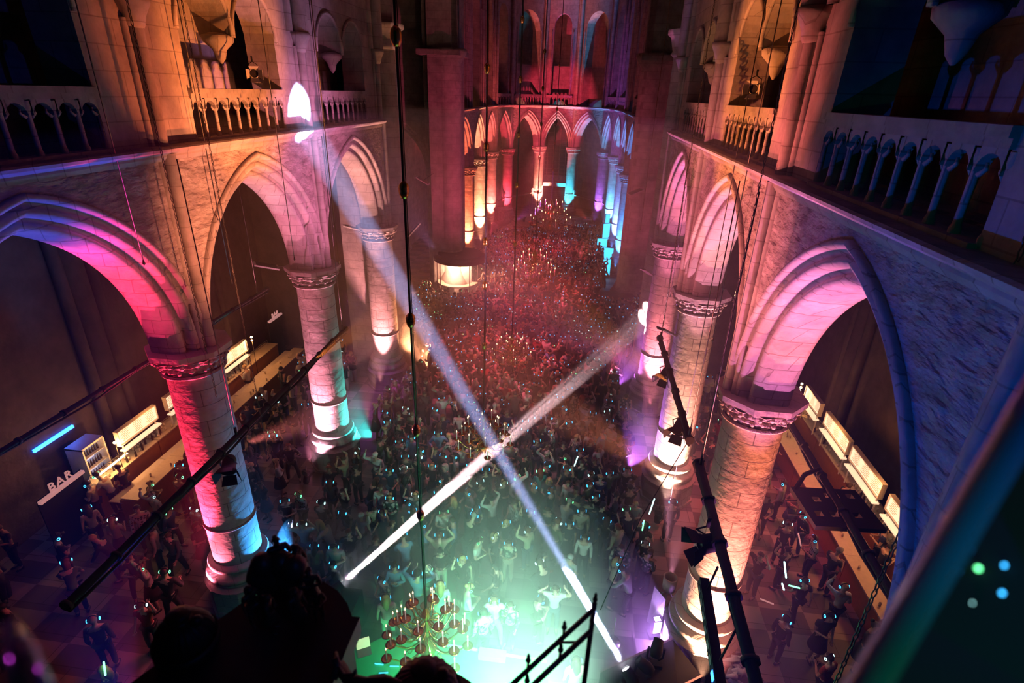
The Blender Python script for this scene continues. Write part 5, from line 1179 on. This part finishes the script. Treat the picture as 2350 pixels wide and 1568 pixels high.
# violet floor lamp, amber uplight, laundry case, stand
p = onz(1507, 1428, .5); root = empty('floor_wash_light', (p.x, p.y, 0), .3, 'small floor light glowing violet white beside the near right column', 'stage light')
b = MB(); b.bb((-.12, -.08, .1), (.12, .08, .62)); b.bb((-.2, -.15, 0), (.2, .15, .1)); b.build('lamp_body', M['matte'], root); b = MB(); b.bb((-.1, -.1, .18), (.1, -.081, .58)); b.bb((-.08, -.06, .621), (.08, .06, .63)); b.build('lens', M['purplens'], root)
point('violet_floor', (p.x-.1, p.y-.35, .5), (.55, .22, 1), 45, .1)
p = onz(1607, 1513, .35); q_ = Vector((6.5, 10.63, 2.5)); par_can((p.x, p.y, .42), tuple(q_), 'par can on the floor glowing amber at the foot of the near right column', 1.0, 'warmlens', 'floor par cans')
for k, (x, y, l_) in enumerate([(-4.75, 10.5, 'cyan-side floor par can right of the crimson and blue column'), (-7.2, 9.0, 'floor par can left of the crimson and blue column'), (-6.9, 15.4, 'floor par can before the turquoise-footed column'), (6.0, 15.3, 'floor par can before the violet-edged column'), (5.95, 21.6, 'floor par can before the third right column')]):
    par_can((x, y, .42), (6.5 if x > 0 else -6.5, cy_(0 if k < 2 else 1 if k < 4 else 2), 4), l_, .9, 'black', 'floor par cans')
root = empty('laundry_case', (7.15, 9.5, 0), .3, 'black case heaped with blue-grey cloth at the bottom right', 'case')
b = MB(); b.bb((-.5, -.4, 0), (.5, .4, .9)); b.build('case_body', M['matte'], root)
b = MB(); rr = random.Random(5)
for k in range(16): a = Vector((rr.uniform(-.4, .4), rr.uniform(-.3, .3), .95+rr.uniform(0, .1))); b.tube([a, a+Vector((rr.uniform(-.3, .3), rr.uniform(-.2, .2), .08)), a+Vector((rr.uniform(-.35, .35), rr.uniform(-.3, .3), .02))], [.05, .085, .04], 7)
b.build('cloth_heap', M['cloth'], root)
p = onz(1405, 1475, 0); root = empty('round_base_stand', (p.x, p.y, 0), 0, 'thin stand with a round base in the green light left of the moving heads', 'stand')
b = MB(); b.lathe([(.001, .03), (.22, .03), (.23, 0)], n=20); b.build('base', M['steel'], root); b = MB(); b.tube([(0, 0, .03), (0, 0, 1.0)], .02, 6); b.build('pole', M['steel'], root)
root = empty('tripod', tuple(onz(1520, 1420, 0)), 0, 'folded pale tripod beside the violet floor light', 'tripod')
for a in (0, 2.1, 4.2): b = MB(); b.tube([(0, 0, 1.2), (.6*cos(a), .6*sin(a), .02)], .018, 5); b.build('leg', M['white'], root)
b = MB(); b.lathe([(.001, 0), (.18, .0), (.2, .45), (.16, .45), (.15, .05)], (0, 0, 1.2), 14); b.build('bucket_head', M['cream'], root)
b = MB(); b.add([(5.25, 11.3, 0), (5.6, 11.0, 0), (5.55, 11.0, 1.3), (5.3, 11.4, 1.3)], [(0, 1, 2, 3)]); b.add([(5.27, 11.33, 0), (5.62, 11.03, 0), (5.57, 11.03, 1.3), (5.32, 11.43, 1.3)], [(3, 2, 1, 0)]); lone(b, 'reflector_panel', M['white'], 'narrow white panel leaning by the near right column foot', 'panel')
# organ case silhouettes
ZO = 11.1
def plan(ps, z=ZO): return [(onz(u, v, z).x, onz(u, v, z).y) for u, v in ps]
root = empty('organ_case', (0, 0, 0), 0, 'dark carved organ case top with a rounded cornice, bottom left foreground', 'organ case')
oc = plan([(300, 1568), (430, 1475), (560, 1380), (640, 1345), (700, 1328), (740, 1334), (775, 1356), (797, 1385), (808, 1415), (826, 1417), (800, 1478), (764, 1568), (720, 1680), (300, 1680)])
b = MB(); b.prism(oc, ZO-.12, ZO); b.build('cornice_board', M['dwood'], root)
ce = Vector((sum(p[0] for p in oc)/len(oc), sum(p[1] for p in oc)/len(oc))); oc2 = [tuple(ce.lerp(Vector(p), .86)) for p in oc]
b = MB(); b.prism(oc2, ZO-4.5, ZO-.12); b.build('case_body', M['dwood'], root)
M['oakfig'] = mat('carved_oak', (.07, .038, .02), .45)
figs = [(652, 1338, .36, 'arms folded', 'tallest carved figure on the organ case'), (603, 1378, .26, 'standing, arms down', 'round-headed carved figure at the left edge of the organ case'), (628, 1450, .28, 'arms folded', 'carved cherub low on the organ case, left'), (588, 1430, .28, 'standing, arms down', 'faint carved figure in the dark left of the cherub'),
        (690, 1440, .30, 'holding a drink', 'carved figure reaching right across the organ case'), (722, 1395, .30, 'arms folded', 'carved figure by the round cornice edge'), (735, 1425, .24, 'hands held in front', 'small carved figure at the cornice'), (690, 1350, .34, 'hands held in front', 'carved draped figure behind the others')]
for (u, v, h, pose, lab) in figs:
    p = onz(u, v, ZO); k = byname[pose][1]; pr = PROTO[k]; s = h/1.75*.95
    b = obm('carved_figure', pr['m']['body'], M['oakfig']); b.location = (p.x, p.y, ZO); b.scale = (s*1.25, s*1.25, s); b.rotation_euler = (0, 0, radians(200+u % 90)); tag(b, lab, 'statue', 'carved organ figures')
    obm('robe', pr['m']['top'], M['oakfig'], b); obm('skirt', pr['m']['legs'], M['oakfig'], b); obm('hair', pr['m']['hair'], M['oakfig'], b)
b = MB()
for k in range(9):
    a = onz(608+k*10, 1352+abs(k-4)*4, ZO)
    b.sph((a.x, a.y, ZO+.16+.05*sin(k*1.7)), (.075, .075, .09), 8, 6); b.tube([(a.x, a.y, ZO-.02), (a.x, a.y, ZO+.16)], .04, 6)
lone(b, 'carved_crest', M['oakfig'], 'lumpy carved crest standing behind the organ figures', 'carving')
def dome(u, v, z, r, label, brim):
    p = onz(u, v, z); root = empty('organ_dome', (p.x, p.y, z), 0, label, 'organ dome', 'ribbed organ domes')
    b = MB(); b.lathe([(r*sin(a), r*.95*cos(a)) for a in [pi*.5*k/10 for k in range(10, -1, -1)]][::1], n=72, fn=lambda t, zz, rr: .006*sin(24*t)); b.build('ribbed_dome', M['dwood'], root)
    b = MB(); b.lathe([(r*1.0, -.02), (r*1.12, -.0), (r*1.12, -.06), (r*1.0, -.08), (r*.9, -.3)], n=36); b.lathe([(brim, -.34), (brim, -.30), (.05, -.28)], n=36); b.lathe([(brim*.8, -3), (brim*.8, -.34)], n=24); b.build('moulded_brim', M['dwood'], root)
    b = MB(); b.lathe([(.06, r*.9), (.03, r*.98), (.055, r*1.08), (.06, r*1.16), (.03, r*1.26), (.001, r*1.3)], n=12); b.sph((.09, 0, r*.97), .03, 8, 6); b.build('finial', M['oakfig'], root)
dome(975, 1590, 11.15, .155, 'ribbed dark dome with a knob finial at the bottom centre', .32); dome(425, 1462, 11.2, .135, 'ribbed dark dome on the organ case at lower left', .26)
b = MB()
for (ps, r) in (([(770, 1500), (775, 1530), (790, 1550), (812, 1548), (815, 1540)], .012), ([(780, 1530), (800, 1560), (840, 1568), (890, 1562), (920, 1575)], .03), ([(765, 1560), (775, 1530), (768, 1510)], .02), ([(830, 1575), (850, 1558), (880, 1552), (905, 1566)], .015)): b.tube([onz(u, v, 11.25+.03*i) for i, (u, v) in enumerate(ps)], [r*(1-.1*i) for i in range(len(ps))], 7)
lone(b, 'scroll_ornament', M['dwood'], 'curling dark acanthus scroll right of the organ case', 'carving')
# iron frame
root = empty('iron_frame', (0, 0, 0), 0, 'black iron frame with small finials at the bottom centre right', 'railing')
A0, A1 = at(1363, 1398, 2.9), at(1150, 1595, 2.7); B0, B1 = at(1356, 1448, 2.75), at(1205, 1590, 2.6)
b = MB(); b.tube([A0, A1], .008*1.4, 6); b.tube([B0, B1], .008*1.4, 6); b.build('rails', M['black'], root)
b = MB(); b.tube([A0+V(0, 0, .04), A0+V(0, 0, -.9)], .012, 6); b.tube([B0+V(0, 0, .04), B0+V(0, 0, -.9)], .011, 6); b.tube([A0.lerp(A1, .42), B0.lerp(B1, .2)], .006, 5); b.build('posts', M['black'], root)
for q in (A0, A0.lerp(A1, .36), A0.lerp(A1, .74), B0, B0.lerp(B1, .5), B0.lerp(B1, .98)):
    b = MB(); b.lathe([(.006, 0), (.006, .05), (.012, .06), (.012, .07), (.006, .08), (.009, .09), (.001, .11)], tuple(q), 8); b.build('finial', M['black'], root)
# near glossy tube, black cover, beads added for blurred wristband lights
root = empty('glossy_tube', tuple(at(2190, 1240, .8)), 0, 'blurred iridescent tube slanting up the right edge, very close', 'tube')
o_ = at(2190, 1240, .8); b = MB(); b.tube([at(2470, 760, .86)-o_, at(2345, 975, .84)-o_, at(2160, 1290, .80)-o_, at(1975, 1600, .76)-o_, at(1900, 1730, .75)-o_], .018, 24); b.build('tube_wall', M['film'], root)
b = MB(); P_ = [at(2420, 900, 1.0), at(2300, 1130, .98), at(2120, 1420, .95), at(1990, 1660, .93), at(2600, 1700, .93), at(2700, 900, 1.0)]; n_ = (P_[1]-P_[0]).cross(P_[4]-P_[0]).normalized()*.05
b.add(P_+[p+n_ for p in P_], [tuple(range(6)), tuple(range(11, 5, -1))]+[(i, (i+1) % 6, 6+(i+1) % 6, 6+i) for i in range(6)]); lone(b, 'black_equipment_cover', M['drape'], 'black cover filling the lower right corner behind the iridescent tube', 'cover')
for k, (u, v, m_, r) in enumerate([(2245, 1305, 'ledgreen', .003), (2305, 1298, 'ledblue', .002), (2300, 1362, 'ledblue', .0024), (2232, 1385, 'ledwhite', .0016), (2215, 1447, 'ledblue', .001), (2135, 1485, 'ledwhite', .0014), (2112, 1532, 'ledgreen', .0035), (2100, 1550, 'ledgreen', .002)]):
    b = MB(); b.sph(at(u, v, .90), r, 8, 6); lone(b, 'blurred_wristband', M[m_], 'added bead for an out-of-focus wristband light, %s' % ['green, topmost left', 'blue, topmost right', 'blue, under the topmost right', 'pale, middle left', 'dim blue, middle', 'pale, above the brightest green', 'brightest green at the bottom', 'lowest green'][k], 'bokeh bead', 'bokeh beads')
o_ = at(40, 1540, .7); root = empty('glossy_tube', tuple(o_), 0, 'blurred pink and blue glossy tube in the bottom left corner, very close', 'tube')
b = MB(); b.tube([at(20, 1430, .72)-o_, at(45, 1500, .7)-o_, at(75, 1600, .68)-o_], [.006, .012, .014], 16); b.build('tube_wall', M['film'], root)
# ---------------------------------------------------------------- haze
def haze(name, mb, dens, label, an=.2, col=(1, 1, 1)):
    m = bpy.data.materials.new(name); m.use_nodes = True; nt = m.node_tree; nt.nodes.remove(nt.nodes['Principled BSDF'])
    v = nt.nodes.new('ShaderNodeVolumeScatter'); v.inputs['Density'].default_value = dens; v.inputs['Anisotropy'].default_value = an; v.inputs['Color'].default_value = (*col, 1)
    nt.links.new(v.outputs[0], nt.nodes['Material Output'].inputs['Volume'])
    o = mb.build(name, m); tag(o, label, 'haze', kind='stuff'); return o
hz = MB(); hz.bb((-7.0, .5, .02), (7.0, 36, 13.0)); haze('stage_haze', hz, HZ, 'thin stage haze filling the nave', -.25); hz = MB(); hz.bb((-7, 36.01, .02), (7, 73, 12.6)); haze('choir_haze', hz, HZ*.45, 'thin reddish haze in the crossing and choir')
hz = MB(); hz.sph((1.0, 9.6, 1.2), (4.6, 5.6, 2.1), 32, 16); haze('stage_smoke', hz, .26, 'dense green-lit smoke over the front of the floor')
hz = MB(); hz.sph((-4.2, 11.3, 1.7), (1.4, 1.3, .9), 24, 12); haze('smoke_puff', hz, .28, 'violet puff of smoke beside the crimson and blue column')
hz = MB(); hz.bb((-5.8, 12.5, .03), (5.8, 36.5, 3.2)); haze('floor_haze', hz, .04, 'low reddish haze hanging over the crowd')
